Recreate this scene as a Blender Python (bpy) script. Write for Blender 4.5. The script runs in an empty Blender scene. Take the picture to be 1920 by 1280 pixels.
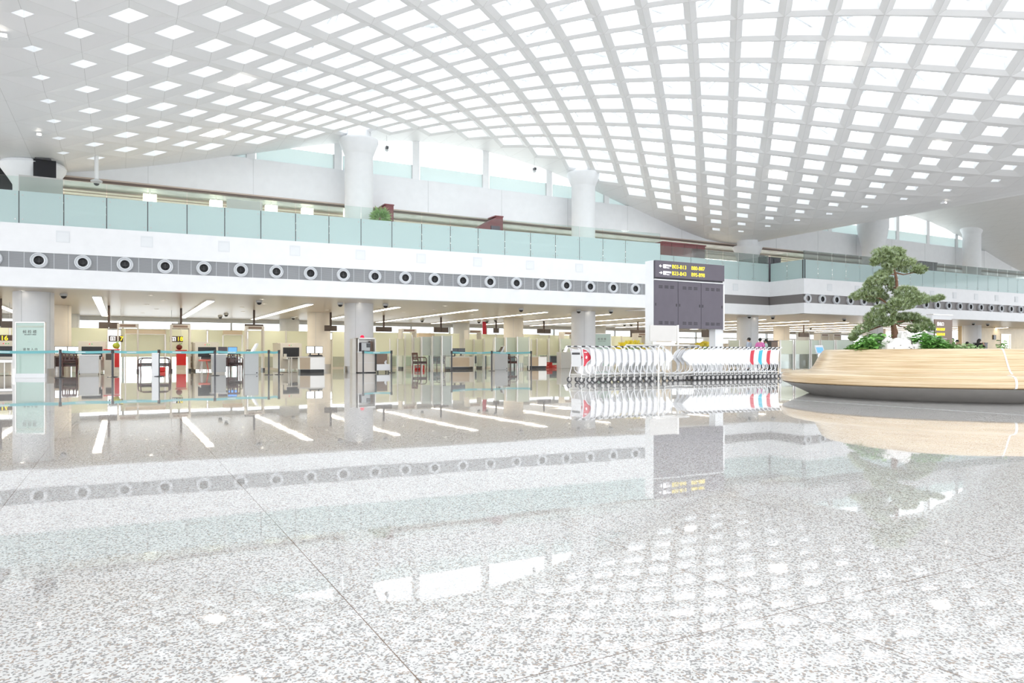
import bpy, bmesh, math, random
from mathutils import Vector, Matrix, noise as mnoise

random.seed(7)
scene = bpy.context.scene
COL = scene.collection
PI = math.pi

# ---------------------------------------------------------------- camera
F_PX = 1333.0
YAW = math.atan(731.5 / F_PX)              # the hall's long wall runs along +X, depth is +Y
HOR = 664.7                                # horizon row in the 1920x1280 frame
EYE = 0.80                                 # low camera, close over the polished floor
SN, CS = math.sin(YAW), math.cos(YAW)
cam_data = bpy.data.cameras.new('camera')
cam_data.sensor_width = 36.0
cam_data.lens = F_PX / 1920.0 * 36.0
cam_data.shift_y = (HOR - 640.0) / 1920.0
cam_data.clip_end = 500
cam_data.clip_start = 0.02
cam = bpy.data.objects.new('camera', cam_data)
COL.objects.link(cam)
cam.location = (0, 0, EYE)
cam.rotation_euler = (PI / 2, 0, -YAW)
scene.camera = cam

# ---------------------------------------------------------------- sky and exposure
world = bpy.data.worlds.new('overcast_sky')
scene.world = world
world.use_nodes = True
bg = world.node_tree.nodes['Background']
bg.inputs['Color'].default_value = (0.93, 0.965, 1.0, 1)
bg.inputs['Strength'].default_value = 2.35
scene.view_settings.view_transform = 'Standard'
scene.view_settings.look = 'None'
scene.view_settings.gamma = 1
scene.view_settings.use_curve_mapping = False
scene.view_settings.exposure = 0.5
scene.cycles.use_denoising = True
scene.cycles.max_bounces = 9
scene.cycles.diffuse_bounces = 5
scene.cycles.glossy_bounces = 4
scene.cycles.transparent_max_bounces = 16
scene.cycles.sample_clamp_indirect = 6.0


# ---------------------------------------------------------------- placing helpers
def ground(px, py, z=0.0):
    """the point at height z seen at frame position (px, py)"""
    d = F_PX * (z - EYE) / (HOR - py)
    x = (px - 960) / F_PX
    return d * (x * CS + SN), d * (-x * SN + CS)


def on_v(px, py, v):
    """the point of the plane y = v seen at (px, py): x and z"""
    x = (px - 960) / F_PX
    d = v / (-x * SN + CS)
    return d * (x * CS + SN), EYE + (HOR - py) * d / F_PX


ORD = ['first', 'second', 'third', 'fourth', 'fifth', 'sixth', 'seventh', 'eighth', 'ninth', 'tenth',
       'eleventh', 'twelfth', 'thirteenth', 'fourteenth', 'fifteenth', 'sixteenth', 'seventeenth',
       'eighteenth', 'nineteenth', 'twentieth', 'twenty-first', 'twenty-second', 'twenty-third']


# ---------------------------------------------------------------- mesh helpers
class MB:
    def __init__(self):
        self.v, self.f, self.mi = [], [], []

    def add(self, vs, fs, mi=0):
        n = len(self.v)
        self.v += [tuple(p) for p in vs]
        self.f += [tuple(i + n for i in f) for f in fs]
        self.mi += [mi] * len(fs)
        return self

    def box(self, cx, cy, cz, sx, sy, sz, rz=0.0, mi=0, top=1.0):
        """box by centre and size; top scales the upper face"""
        vs = []
        c, s = math.cos(rz), math.sin(rz)
        for z, k in ((-.5, 1.0), (.5, top)):
            for x, y in ((-.5, -.5), (.5, -.5), (.5, .5), (-.5, .5)):
                X, Y = x * sx * k, y * sy * k
                vs.append((cx + X * c - Y * s, cy + X * s + Y * c, cz + z * sz))
        return self.add(vs, [(3, 2, 1, 0), (4, 5, 6, 7), (0, 1, 5, 4), (1, 2, 6, 5), (2, 3, 7, 6), (3, 0, 4, 7)], mi)

    def slab(self, x0, x1, y0, y1, z0, z1, mi=0):
        return self.box((x0 + x1) / 2, (y0 + y1) / 2, (z0 + z1) / 2, x1 - x0, y1 - y0, z1 - z0, 0, mi)

    def quad(self, a, b, c, d, mi=0):
        return self.add([a, b, c, d], [(0, 1, 2, 3)], mi)

    def prism(self, poly, axis, a, b, mi=0):
        """polygon of 2-D points pushed along axis ('x','y','z') from a to b"""
        n = len(poly)

        def p(t, q):
            return {'x': (t, q[0], q[1]), 'y': (q[0], t, q[1]), 'z': (q[0], q[1], t)}[axis]
        vs = [p(a, q) for q in poly] + [p(b, q) for q in poly]
        fs = [tuple(range(n))[::-1], tuple(range(n, 2 * n))]
        fs += [(i, (i + 1) % n, n + (i + 1) % n, n + i) for i in range(n)]
        return self.add(vs, fs, mi)

    def tube(self, pts, r, n=8, closed=False, caps=True, mi=0):
        pts = [Vector(p) for p in pts]
        m = len(pts)
        rs = r if isinstance(r, (list, tuple)) else [r] * m
        rings = []
        ref = None
        for i in range(m):
            if closed:
                t = (pts[(i + 1) % m] - pts[i - 1]).normalized()
            else:
                t = (pts[min(i + 1, m - 1)] - pts[max(i - 1, 0)]).normalized()
            if ref is None:
                ref = Vector((0, 0, 1)) if abs(t.z) < .9 else Vector((1, 0, 0))
            a = (ref - t * ref.dot(t))
            if a.length < 1e-5:
                a = t.orthogonal()
            a.normalize()
            ref = a
            b = t.cross(a)
            rings.append([pts[i] + (a * math.cos(2 * PI * k / n) + b * math.sin(2 * PI * k / n)) * rs[i] for k in range(n)])
        vs = [p for ring in rings for p in ring]
        fs = []
        for i in range(m if closed else m - 1):
            j = (i + 1) % m
            fs += [(i * n + k, i * n + (k + 1) % n, j * n + (k + 1) % n, j * n + k) for k in range(n)]
        if caps and not closed:
            fs.append(tuple(range(n))[::-1])
            fs.append(tuple((m - 1) * n + k for k in range(n)))
        return self.add(vs, fs, mi)

    def cyl(self, p0, p1, r, n=16, r1=None, mi=0):
        return self.tube([p0, p1], [r, r if r1 is None else r1], n, mi=mi)

    def lathe(self, prof, n=24, c=(0, 0, 0), a0=0.0, a1=2 * PI, axis='z', mi=0):
        full = abs(a1 - a0 - 2 * PI) < 1e-6
        m = n if full else n + 1
        vs = []
        for (r, z) in prof:
            for k in range(m):
                a = a0 + (a1 - a0) * k / n
                q = (r * math.cos(a), r * math.sin(a), z)
                if axis == 'y':
                    q = (q[0], q[2], q[1])
                elif axis == 'x':
                    q = (q[2], q[0], q[1])
                vs.append((c[0] + q[0], c[1] + q[1], c[2] + q[2]))
        fs = []
        for i in range(len(prof) - 1):
            for k in range(n):
                k2 = (k + 1) % m
                fs.append((i * m + k, i * m + k2, (i + 1) * m + k2, (i + 1) * m + k))
        return self.add(vs, fs, mi)

    def ball(self, c, r, n=12, m=8, sq=(1, 1, 1), mi=0):
        prof = [(max(r * math.sin(PI * i / m), 1e-4), -r * math.cos(PI * i / m)) for i in range(m + 1)]
        k = len(self.v)
        self.lathe(prof, n, (0, 0, 0), mi=mi)
        for i in range(k, len(self.v)):
            p = self.v[i]
            self.v[i] = (c[0] + p[0] * sq[0], c[1] + p[1] * sq[1], c[2] + p[2] * sq[2])
        return self

    def build(self, name, mats, parent=None, loc=(0, 0, 0), rz=0.0, smooth=False, bevel=0.0):
        me = bpy.data.meshes.new(name)
        me.from_pydata(self.v, [], self.f)
        mats = mats if isinstance(mats, (list, tuple)) else [mats]
        for m in mats:
            me.materials.append(m)
        for p, i in zip(me.polygons, self.mi):
            p.material_index = i
            p.use_smooth = smooth
        bm = bmesh.new()
        bm.from_mesh(me)
        bmesh.ops.recalc_face_normals(bm, faces=bm.faces)
        bm.to_mesh(me)
        bm.free()
        me.update()
        if smooth:
            me.set_sharp_from_angle(angle=math.radians(38))
        o = bpy.data.objects.new(name, me)
        COL.objects.link(o)
        o.location = loc
        o.rotation_euler = (0, 0, rz)
        if parent is not None:
            o.parent = parent
        if bevel:
            b = o.modifiers.new('bevel', 'BEVEL')
            b.width = bevel
            b.segments = 2
            b.limit_method = 'ANGLE'
        return o


def tag(o, label, cat, group=None, kind=None):
    o['label'] = label
    o['category'] = cat
    if group:
        o['group'] = group
    if kind:
        o['kind'] = kind
    return o


def thing(name, label, cat, loc=(0, 0, 0), rz=0.0, group=None):
    o = bpy.data.objects.new(name, None)
    o.empty_display_size = 0.1
    COL.objects.link(o)
    o.location = loc
    o.rotation_euler = (0, 0, rz)
    return tag(o, label, cat, group)


def struct(mb, name, mats, label=None, cat='structure', **kw):
    o = mb.build(name, mats, **kw)
    o['kind'] = 'structure'
    if label:
        o['label'] = label
        o['category'] = cat
    return o


def dup(root, loc, rz=None, label=None, group=None):
    r = root.copy()
    COL.objects.link(r)
    r.location = loc
    if rz is not None:
        r.rotation_euler = (0, 0, rz)
    if label:
        r['label'] = label
    if group:
        r['group'] = group

    def kids(src, dst):
        for ch in src.children:
            c = ch.copy()
            COL.objects.link(c)
            c.parent = dst
            kids(ch, c)
    kids(root, r)
    return r


def lettering(body, size, mat, loc, parent, rot=(PI / 2, 0, 0), name='lettering', align='LEFT', sx=1.0, bold=0.0):
    cu = bpy.data.curves.new(name, 'FONT')
    cu.body = body
    cu.size = size
    cu.align_x = align
    cu.align_y = 'CENTER'
    cu.extrude = 0.002
    cu.offset = bold
    cu.materials.append(mat)
    tmp = bpy.data.objects.new(name, cu)
    COL.objects.link(tmp)
    me = bpy.data.meshes.new_from_object(tmp.evaluated_get(bpy.context.evaluated_depsgraph_get()))
    bpy.data.objects.remove(tmp)
    me.name = name
    o = bpy.data.objects.new(name, me)
    COL.objects.link(o)
    o.location = loc
    o.rotation_euler = rot
    o.scale = (sx, 1, 1)
    o.parent = parent
    return o


# ---------------------------------------------------------------- materials
def nodes(name):
    m = bpy.data.materials.new(name)
    m.use_nodes = True
    nt = m.node_tree
    return m, nt, nt.nodes, nt.links, nt.nodes['Principled BSDF']


def mat(name, col, rough=0.5, metal=0.0, spec=0.5, var=0.04, scale=3.0, coat=0.0):
    """plain surface with a slight procedural unevenness"""
    m, nt, N, L, b = nodes(name)
    b.inputs['Roughness'].default_value = rough
    b.inputs['Metallic'].default_value = metal
    b.inputs['Specular IOR Level'].default_value = spec
    b.inputs['Coat Weight'].default_value = coat
    tc = N.new('ShaderNodeTexCoord')
    no = N.new('ShaderNodeTexNoise')
    no.inputs['Scale'].default_value = scale
    L.new(tc.outputs['Object'], no.inputs['Vector'])
    mx = N.new('ShaderNodeMix')
    mx.data_type = 'RGBA'
    mx.inputs['A'].default_value = (*[c * (1 - var) for c in col], 1)
    mx.inputs['B'].default_value = (*[min(1, c * (1 + var)) for c in col], 1)
    L.new(no.outputs['Fac'], mx.inputs['Factor'])
    L.new(mx.outputs['Result'], b.inputs['Base Color'])
    return m


def emit(name, col, strength, base=(.8, .8, .8)):
    m, nt, N, L, b = nodes(name)
    b.inputs['Base Color'].default_value = (*base, 1)
    b.inputs['Emission Color'].default_value = (*col, 1)
    b.inputs['Emission Strength'].default_value = strength
    return m


def frost(name, col, thru=0.35, clear=0.12, rough=0.15):
    """frosted glass: part opaque film, part see-through, with a polished face"""
    m, nt, N, L, b = nodes(name)
    b.inputs['Base Color'].default_value = (*col, 1)
    b.inputs['Roughness'].default_value = rough
    tr = N.new('ShaderNodeBsdfTranslucent')
    tr.inputs['Color'].default_value = (*col, 1)
    tp = N.new('ShaderNodeBsdfTransparent')
    tp.inputs['Color'].default_value = (*[min(1, c * 1.05) for c in col], 1)
    m1 = N.new('ShaderNodeMixShader')
    m1.inputs[0].default_value = thru
    m2 = N.new('ShaderNodeMixShader')
    m2.inputs[0].default_value = clear
    L.new(b.outputs[0], m1.inputs[1])
    L.new(tr.outputs[0], m1.inputs[2])
    L.new(m1.outputs[0], m2.inputs[1])
    L.new(tp.outputs[0], m2.inputs[2])
    out = [n for n in N if n.type == 'OUTPUT_MATERIAL'][0]
    L.new(m2.outputs[0], out.inputs['Surface'])
    return m


def glass(name, col, refl=0.10):
    m, nt, N, L, b = nodes(name)
    tp = N.new('ShaderNodeBsdfTransparent')
    tp.inputs['Color'].default_value = (*col, 1)
    gl = N.new('ShaderNodeBsdfGlossy')
    gl.inputs['Roughness'].default_value = 0.02
    fr = N.new('ShaderNodeFresnel')
    fr.inputs['IOR'].default_value = 1.45
    mu = N.new('ShaderNodeMath')
    mu.operation = 'MULTIPLY'
    mu.inputs[1].default_value = refl * 10
    mu.use_clamp = True
    L.new(fr.outputs[0], mu.inputs[0])
    mx = N.new('ShaderNodeMixShader')
    L.new(mu.outputs[0], mx.inputs[0])
    L.new(tp.outputs[0], mx.inputs[1])
    L.new(gl.outputs[0], mx.inputs[2])
    out = [n for n in N if n.type == 'OUTPUT_MATERIAL'][0]
    L.new(mx.outputs[0], out.inputs['Surface'])
    return m


def floor_material():
    m, nt, N, L, b = nodes('polished_granite')
    geo = N.new('ShaderNodeNewGeometry')
    sep = N.new('ShaderNodeSeparateXYZ')
    L.new(geo.outputs['Position'], sep.inputs[0])

    def math_(op, a, bb=None, c=None, clamp=False):
        n = N.new('ShaderNodeMath')
        n.operation = op
        n.use_clamp = clamp
        for i, q in enumerate((a, bb, c)):
            if q is None:
                continue
            if isinstance(q, (int, float)):
                n.inputs[i].default_value = q
            else:
                L.new(q, n.inputs[i])
        return n.outputs[0]

    def mix(fac, a, bb):
        n = N.new('ShaderNodeMix')
        n.data_type = 'RGBA'
        if isinstance(fac, (int, float)):
            n.inputs['Factor'].default_value = fac
        else:
            L.new(fac, n.inputs['Factor'])
        for k, q in (('A', a), ('B', bb)):
            if isinstance(q, tuple):
                n.inputs[k].default_value = (*q, 1)
            else:
                L.new(q, n.inputs[k])
        return n.outputs['Result']
    # crystals
    vo = N.new('ShaderNodeTexVoronoi')
    vo.inputs['Scale'].default_value = 165
    L.new(geo.outputs['Position'], vo.inputs['Vector'])
    sp = N.new('ShaderNodeSeparateColor')
    L.new(vo.outputs['Color'], sp.inputs[0])
    dark = math_('LESS_THAN', sp.outputs[0], 0.24)
    brown = math_('LESS_THAN', sp.outputs[1], 0.16)
    no = N.new('ShaderNodeTexNoise')
    no.inputs['Scale'].default_value = 60
    no.inputs['Detail'].default_value = 4
    L.new(geo.outputs['Position'], no.inputs['Vector'])
    grain = math_('MULTIPLY', math_('SUBTRACT', no.outputs['Fac'], 0.45), 2.5, clamp=True)
    c = mix(grain, (.75, .735, .72), (.60, .58, .56))
    c = mix(brown, c, (.40, .32, .265))
    c = mix(dark, c, (.30, .285, .275))
    # cloudy patches
    n2 = N.new('ShaderNodeTexNoise')
    n2.inputs['Scale'].default_value = 1.1
    L.new(geo.outputs['Position'], n2.inputs['Vector'])
    c = mix(math_('MULTIPLY', n2.outputs['Fac'], .14), c, (.76, .76, .755))

    # joints between the slabs
    def joint(s, off, period, half):
        fr = math_('FRACT', math_('ADD', math_('DIVIDE', math_('SUBTRACT', s, off), period), 0.5))
        return math_('LESS_THAN', math_('ABSOLUTE', math_('SUBTRACT', fr, 0.5)), half / period)
    jx = joint(sep.outputs[0], 0.64, 1.19, 0.0016)
    jy = joint(sep.outputs[1], 1.53, 4.76, 0.0016)
    c = mix(math_('MAXIMUM', jx, jy), c, (.20, .13, .09))
    # white inlaid strip running towards the gates
    st = math_('LESS_THAN', math_('ABSOLUTE', math_('SUBTRACT', sep.outputs[0], 10.45)), 0.05)
    c = mix(st, c, (.9, .9, .9))
    L.new(c, b.inputs['Base Color'])
    b.inputs['Roughness'].default_value = 0.02
    b.inputs['IOR'].default_value = 1.5
    nb = N.new('ShaderNodeTexNoise')
    nb.inputs['Scale'].default_value = 1.3
    L.new(geo.outputs['Position'], nb.inputs['Vector'])
    bu = N.new('ShaderNodeBump')
    bu.inputs['Strength'].default_value = 0.03
    bu.inputs['Distance'].default_value = 0.02
    L.new(nb.outputs['Fac'], bu.inputs['Height'])
    L.new(bu.outputs[0], b.inputs['Normal'])
    return m


def stripes(name, ca, cb, axis, period, width, rough=0.5, metal=0.0, spec=0.5):
    """two-colour lines at a fixed period along an object axis"""
    m, nt, N, L, b = nodes(name)
    tc = N.new('ShaderNodeTexCoord')
    sep = N.new('ShaderNodeSeparateXYZ')
    L.new(tc.outputs['Object'], sep.inputs[0])
    d = N.new('ShaderNodeMath'); d.operation = 'DIVIDE'; d.inputs[1].default_value = period
    L.new(sep.outputs[axis], d.inputs[0])
    f = N.new('ShaderNodeMath'); f.operation = 'FRACT'
    L.new(d.outputs[0], f.inputs[0])
    g = N.new('ShaderNodeMath'); g.operation = 'LESS_THAN'; g.inputs[1].default_value = width / period
    L.new(f.outputs[0], g.inputs[0])
    mx = N.new('ShaderNodeMix'); mx.data_type = 'RGBA'
    mx.inputs['A'].default_value = (*ca, 1)
    mx.inputs['B'].default_value = (*cb, 1)
    L.new(g.outputs[0], mx.inputs['Factor'])
    L.new(mx.outputs['Result'], b.inputs['Base Color'])
    b.inputs['Roughness'].default_value = rough
    b.inputs['Metallic'].default_value = metal
    b.inputs['Specular IOR Level'].default_value = spec
    return m


def wood_material():
    m, nt, N, L, b = nodes('laminated_pale_wood')
    tc = N.new('ShaderNodeTexCoord')
    sep = N.new('ShaderNodeSeparateXYZ')
    L.new(tc.outputs['Object'], sep.inputs[0])
    at = N.new('ShaderNodeMath'); at.operation = 'ARCTAN2'
    ng = []
    for q in (1, 0):
        n_ = N.new('ShaderNodeMath'); n_.operation = 'MULTIPLY'; n_.inputs[1].default_value = -1
        L.new(sep.outputs[q], n_.inputs[0]); ng.append(n_)
    L.new(ng[0].outputs[0], at.inputs[0]); L.new(ng[1].outputs[0], at.inputs[1])
    le = N.new('ShaderNodeVectorMath'); le.operation = 'LENGTH'
    cx = N.new('ShaderNodeCombineXYZ')
    L.new(sep.outputs[0], cx.inputs[0]); L.new(sep.outputs[1], cx.inputs[1])
    L.new(cx.outputs[0], le.inputs[0])
    cb = N.new('ShaderNodeCombineXYZ')
    L.new(at.outputs[0], cb.inputs[0]); L.new(le.outputs['Value'], cb.inputs[1]); L.new(sep.outputs[2], cb.inputs[2])
    mp = N.new('ShaderNodeMapping')
    mp.inputs['Scale'].default_value = (2.2, 26, 55)
    L.new(cb.outputs[0], mp.inputs['Vector'])
    no = N.new('ShaderNodeTexNoise')
    no.inputs['Scale'].default_value = 1.0
    no.inputs['Detail'].default_value = 5
    no.inputs['Roughness'].default_value = .65
    L.new(mp.outputs[0], no.inputs['Vector'])
    ra = N.new('ShaderNodeValToRGB')
    ra.color_ramp.elements[0].position = .3
    ra.color_ramp.elements[0].color = (.44, .275, .125, 1)
    ra.color_ramp.elements[1].position = .62
    ra.color_ramp.elements[1].color = (.74, .58, .375, 1)
    L.new(no.outputs['Fac'], ra.inputs[0])
    L.new(ra.outputs[0], b.inputs['Base Color'])
    b.inputs['Roughness'].default_value = .28
    b.inputs['Coat Weight'].default_value = .4
    b.inputs['Coat Roughness'].default_value = .12
    return m


M = {}
M['floor'] = floor_material()
M['white'] = mat('white_paint', (.86, .865, .88), .35)
M['shell'] = mat('white_ceiling_panel', (.855, .86, .87), .45)
M['reveal'] = mat('white_skylight_reveal', (.88, .89, .9), .5)
M['column'] = mat('white_column_cladding', (.84, .85, .87), .55, spec=.3)
M['cream_column'] = mat('cream_column_cladding', (.82, .775, .70), .55, spec=.3)
M['soffit'] = stripes('warm_aluminium_soffit', (.56, .50, .42), (.46, .41, .34), 1, .60, .012, .32)
M['bulkhead'] = mat('white_bulkhead_panel', (.83, .84, .86), .4)
M['brown_trim'] = mat('brown_trim', (.16, .115, .095), .4)
M['tan_trim'] = mat('tan_trim', (.55, .46, .40), .4)
M['louvre'] = stripes('grey_louvre_band', (.33, .34, .355), (.20, .205, .215), 2, .03, .012, .4)
M['louvre_dark'] = stripes('dark_louvre_band', (.23, .21, .205), (.13, .12, .12), 2, .03, .012, .4)
M['nozzle'] = mat('pale_nozzle_plastic', (.72, .74, .77), .3)
M['nozzle_dark'] = mat('dark_nozzle_throat', (.012, .012, .014), .5)
M['teal_glass'] = frost('frosted_teal_glass', (.66, .795, .79), .30, .10, .08)
M['clear_glass'] = glass('clear_greenish_glass', (.90, .95, .93), .08)
M['clear_pane'] = glass('clear_window_glass', (.95, .97, .97), .05)
M['frost_white'] = frost('frosted_window_band', (.78, .84, .83), .5, .1, .3)
M['frost_yellow'] = frost('frosted_pale_yellow_film', (.885, .905, .775), .35, .08, .3)
M['frost_green'] = frost('frosted_pale_green_film', (.78, .84, .76), .35, .12, .3)
M['frost_grey'] = frost('frosted_grey_screen', (.76, .75, .74), .3, .25, .35)
M['steel'] = mat('brushed_steel', (.62, .61, .60), .28, 1.0)
M['pale_steel'] = mat('pale_satin_metal', (.74, .72, .69), .35, .6)
M['dull_steel'] = mat('dull_bench_metal', (.50, .485, .465), .38, .6, var=.12, scale=6)
M['black'] = mat('black_plastic', (.018, .018, .02), .35)
M['dark_grey'] = mat('dark_grey_paint', (.07, .07, .075), .4)
M['slate'] = mat('slate_grey_metal', (.115, .10, .125), .42, .2, var=.1)
M['slate_line'] = mat('slate_shadow_gap', (.05, .045, .055), .5)
M['grey'] = mat('light_grey_paint', (.60, .615, .62), .4)
M['warm_grey'] = mat('warm_grey_machine_paint', (.73, .70, .64), .4)
M['beige'] = mat('beige_machine_paint', (.78, .74, .65), .4)
M['marble'] = mat('yellow_marble', (.72, .58, .35), .25, var=.16, scale=1.6)
M['maroon'] = mat('maroon_cladding', (.22, .07, .075), .4)
M['brown_sign'] = mat('dark_brown_sign', (.060, .032, .020), .4)
M['brown_panel'] = mat('brown_panel', (.28, .19, .14), .45)
M['bronze_screen'] = mat('dark_bronze_screen_back', (.085, .06, .045), .4)
M['red'] = mat('signal_red', (.70, .015, .012), .35)
M['crimson'] = mat('crimson_advert_film', (.66, .03, .06), .35)
M['cyan'] = mat('cyan_advert_film', (.06, .52, .68), .35)
M['cherry'] = mat('dark_cherry_wood', (.085, .018, .013), .3, coat=.3)
M['leather'] = mat('dark_seat_leather', (.05, .03, .028), .45)
M['cloth_red'] = mat('red_plastic_crate', (.62, .04, .035), .4)
M['pink_red'] = mat('coral_plastic', (.80, .22, .18), .4)
M['belt'] = mat('teal_belt_webbing', (.20, .53, .56), .55, var=.1)
M['post'] = mat('dark_stanchion_post', (.05, .05, .058), .3, .5)
M['wheel'] = mat('grey_rubber_wheel', (.10, .10, .105), .5)
M['hub'] = mat('pale_wheel_hub', (.55, .53, .52), .4)
M['trolley'] = mat('white_trolley_paint', (.86, .86, .88), .25, .1)
M['wood'] = wood_material()
M['soil'] = mat('dark_soil', (.05, .035, .025), .9, var=.4, scale=30)
M['rock'] = mat('white_lake_stone', (.74, .71, .68), .8, var=.18, scale=9)
M['rock_hole'] = mat('dark_stone_pit', (.10, .085, .075), .9)
M['bark'] = mat('pine_bark', (.20, .105, .065), .85, var=.4, scale=25)
M['skin'] = mat('skin', (.62, .40, .29), .5)
M['hair'] = mat('black_hair', (.012, .010, .010), .5)
M['navy'] = mat('navy_cloth', (.012, .016, .04), .8)
M['black_cloth'] = mat('black_cloth', (.012, .011, .014), .8)
M['plum'] = mat('plum_cloth', (.10, .02, .05), .8)
M['taupe'] = mat('taupe_cloth', (.42, .34, .28), .8)
M['pink'] = mat('bright_pink_cloth', (.75, .20, .48), .8)
M['pale_green_cloth'] = mat('pale_mint_cloth', (.60, .74, .70), .8)
M['blue_grey'] = mat('pale_blue_grey_cloth', (.48, .53, .62), .8)
M['petal'] = mat('yellow_petal', (.86, .68, .04), .5, var=.2, scale=20)
M['leaf'] = mat('glossy_green_leaf', (.22, .46, .12), .3, var=.6, scale=5)
M['leaf_pale'] = mat('pale_green_leaf', (.36, .52, .22), .4, var=.4, scale=5)
M['pale_panel'] = mat('pale_warm_sign_plate', (.72, .69, .66), .35)
M['pot'] = mat('grey_flower_trough', (.45, .45, .45), .5)
M['fruit'] = mat('green_fruit', (.45, .55, .05), .4)
M['fruit_red'] = mat('dark_red_fruit', (.16, .02, .015), .4)
M['yellow_text'] = emit('lit_yellow_lettering', (1, .78, .02), .9, (.9, .7, .02))
M['white_text'] = emit('lit_white_lettering', (1, .97, 1), .9)
M['dark_text'] = mat('grey_lettering', (.16, .17, .16), .6)
M['screen_on'] = emit('lit_white_screen', (.93, .97, 1), 1.5)
M['screen_blue'] = emit('lit_blue_screen', (.12, .35, .9), .9, (.1, .2, .5))
M['screen_off'] = mat('switched_off_screen', (.012, .012, .016), .12)
M['lamp'] = emit('warm_linear_lamp', (1, .90, .73), 8)
M['truss'] = mat('pale_grey_truss_paint', (.60, .61, .62), .5)
M['gallery_fill'] = emit('neutral_gallery_fill', (1, .97, .92), 8)  # glow of the fill lamps added over the gallery
M['downlight'] = emit('downlight_lens', (1, .92, .78), 5.0)
M['box_lamp'] = emit('warm_box_lamp', (1, .93, .72), 2.2)
M['flood'] = emit('floodlight_lens', (1, .95, .86), 9.0)
M['red_lens'] = emit('red_beacon_lens', (.9, .02, .08), .5, (.6, .01, .05))
M['green_led'] = emit('green_indicator', (.05, .5, .12), .5, (.05, .3, .1))
M['poster_glass'] = frost('pale_green_poster_glass', (.60, .755, .69), .15, .06, .05)
M['lit_door'] = emit('lit_glazed_door', (1, .97, .85), .8)


def needle_material():
    m, nt, N, L, b = nodes('pine_needles')
    geo = N.new('ShaderNodeNewGeometry')
    no = N.new('ShaderNodeTexNoise')
    no.inputs['Scale'].default_value = 14
    L.new(geo.outputs['Position'], no.inputs['Vector'])
    ra = N.new('ShaderNodeValToRGB')
    e = ra.color_ramp.elements
    e[0].position, e[0].color = .32, (.15, .20, .075, 1)
    e[1].position, e[1].color = .66, (.56, .65, .46, 1)
    mid = e.new(.5)
    mid.color = (.33, .41, .19, 1)
    L.new(no.outputs['Fac'], ra.inputs[0])
    L.new(ra.outputs[0], b.inputs['Base Color'])
    b.inputs['Roughness'].default_value = .45
    return m


M['needles'] = needle_material()


def shell_material():
    """white ceiling panels with fine grey joints along every row and diagonal of the grid"""
    m, nt, N, L, b = nodes('white_ceiling_panel')
    b.inputs['Roughness'].default_value = .45
    tc = N.new('ShaderNodeTexCoord')
    last = None
    for vec, off, per, half in (((1, 0, 0), -2.862, 1.0, .005), ((1, 1, 0), 1.518, 2.0, .004), ((1, -1, 0), .758, 2.0, .004)):
        d = N.new('ShaderNodeVectorMath'); d.operation = 'DOT_PRODUCT'; d.inputs[1].default_value = vec
        L.new(tc.outputs['Object'], d.inputs[0])
        s = N.new('ShaderNodeMath'); s.operation = 'SUBTRACT'; s.inputs[1].default_value = off
        L.new(d.outputs['Value'], s.inputs[0])
        w = N.new('ShaderNodeMath'); w.operation = 'PINGPONG'; w.inputs[1].default_value = per / 2
        L.new(s.outputs[0], w.inputs[0])
        g = N.new('ShaderNodeMath'); g.operation = 'LESS_THAN'; g.inputs[1].default_value = half
        L.new(w.outputs[0], g.inputs[0])
        if last is None:
            last = g
        else:
            x = N.new('ShaderNodeMath'); x.operation = 'MAXIMUM'
            L.new(last.outputs[0], x.inputs[0]); L.new(g.outputs[0], x.inputs[1])
            last = x
    mx = N.new('ShaderNodeMix'); mx.data_type = 'RGBA'
    mx.inputs['A'].default_value = (.855, .86, .87, 1)
    mx.inputs['B'].default_value = (.60, .60, .60, 1)
    L.new(last.outputs[0], mx.inputs['Factor'])
    L.new(mx.outputs['Result'], b.inputs['Base Color'])
    return m


M['shell'] = shell_material()

# ================================================================ THE SETTING
# ---------------------------------------------------------------- floor
struct(MB().slab(-40, 110, -16, 62, -.25, 0), 'floor', M['floor'], 'pale speckled granite floor polished like a mirror', 'floor')


# ---------------------------------------------------------------- vaulted ceiling
def roof_z(u):
    d = ((u + 2.862 - 18 + 18.75) % 37.5) - 18.75
    a = abs(d)
    if a <= 17:
        w = (a / 17) ** 2
        z = 10.739 - 6.141 * w + 3.249 * w * w - .62 * w ** 3
    else:
        t = a - 17
        z = 7.226 - .12 * (t - t * t / 3.5)
    return z + EYE


HOLE = {17: .21, 16: .31, 15: .41, 14: .45, 13: .47, 12: .58, 11: .60, 10: .68, 9: .70}
V_END = 33.45
roof = MB()
lit_cells = []
for i in range(-20, 84):
    u = i - 2.862
    hole = 1 <= i <= 35
    for k in range(-1, 24):
        v = (31.38 if i % 2 == 0 else 30.38) - 2 * k
        if v < -14:
            continue
        O = [(u - 1, v), (u, v - 1), (u + 1, v), (u, v + 1)]
        if k < 0 or not hole:
            pts = [(x, min(y, V_END), roof_z(x)) for x, y in O]
            if O[1][1] < V_END - .01:
                n = len(roof.v)
                roof.v += pts
                roof.f += [(n, n + 1, n + 3), (n + 1, n + 2, n + 3)]
                roof.mi += [0, 0]
            continue
        a = HOLE.get(abs(i - 18), .73)
        I = [(u + (x - u) * a, v + (y - v) * a) for x, y in O]
        T = [(u + (x - u) * a * .93, v + (y - v) * a * .93) for x, y in O]
        n = len(roof.v)
        roof.v += [(x, y, roof_z(x)) for x, y in O]
        roof.v += [(x, y, roof_z(x) + .07) for x, y in I]
        roof.v += [(x, y, roof_z(x) + .30) for x, y in T]
        for q in range(4):
            r = (q + 1) % 4
            roof.f.append((n + q, n + r, n + 4 + r, n + 4 + q))
            roof.mi.append(0)
            roof.f.append((n + 4 + q, n + 4 + r, n + 8 + r, n + 8 + q))
            roof.mi.append(1)
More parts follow.
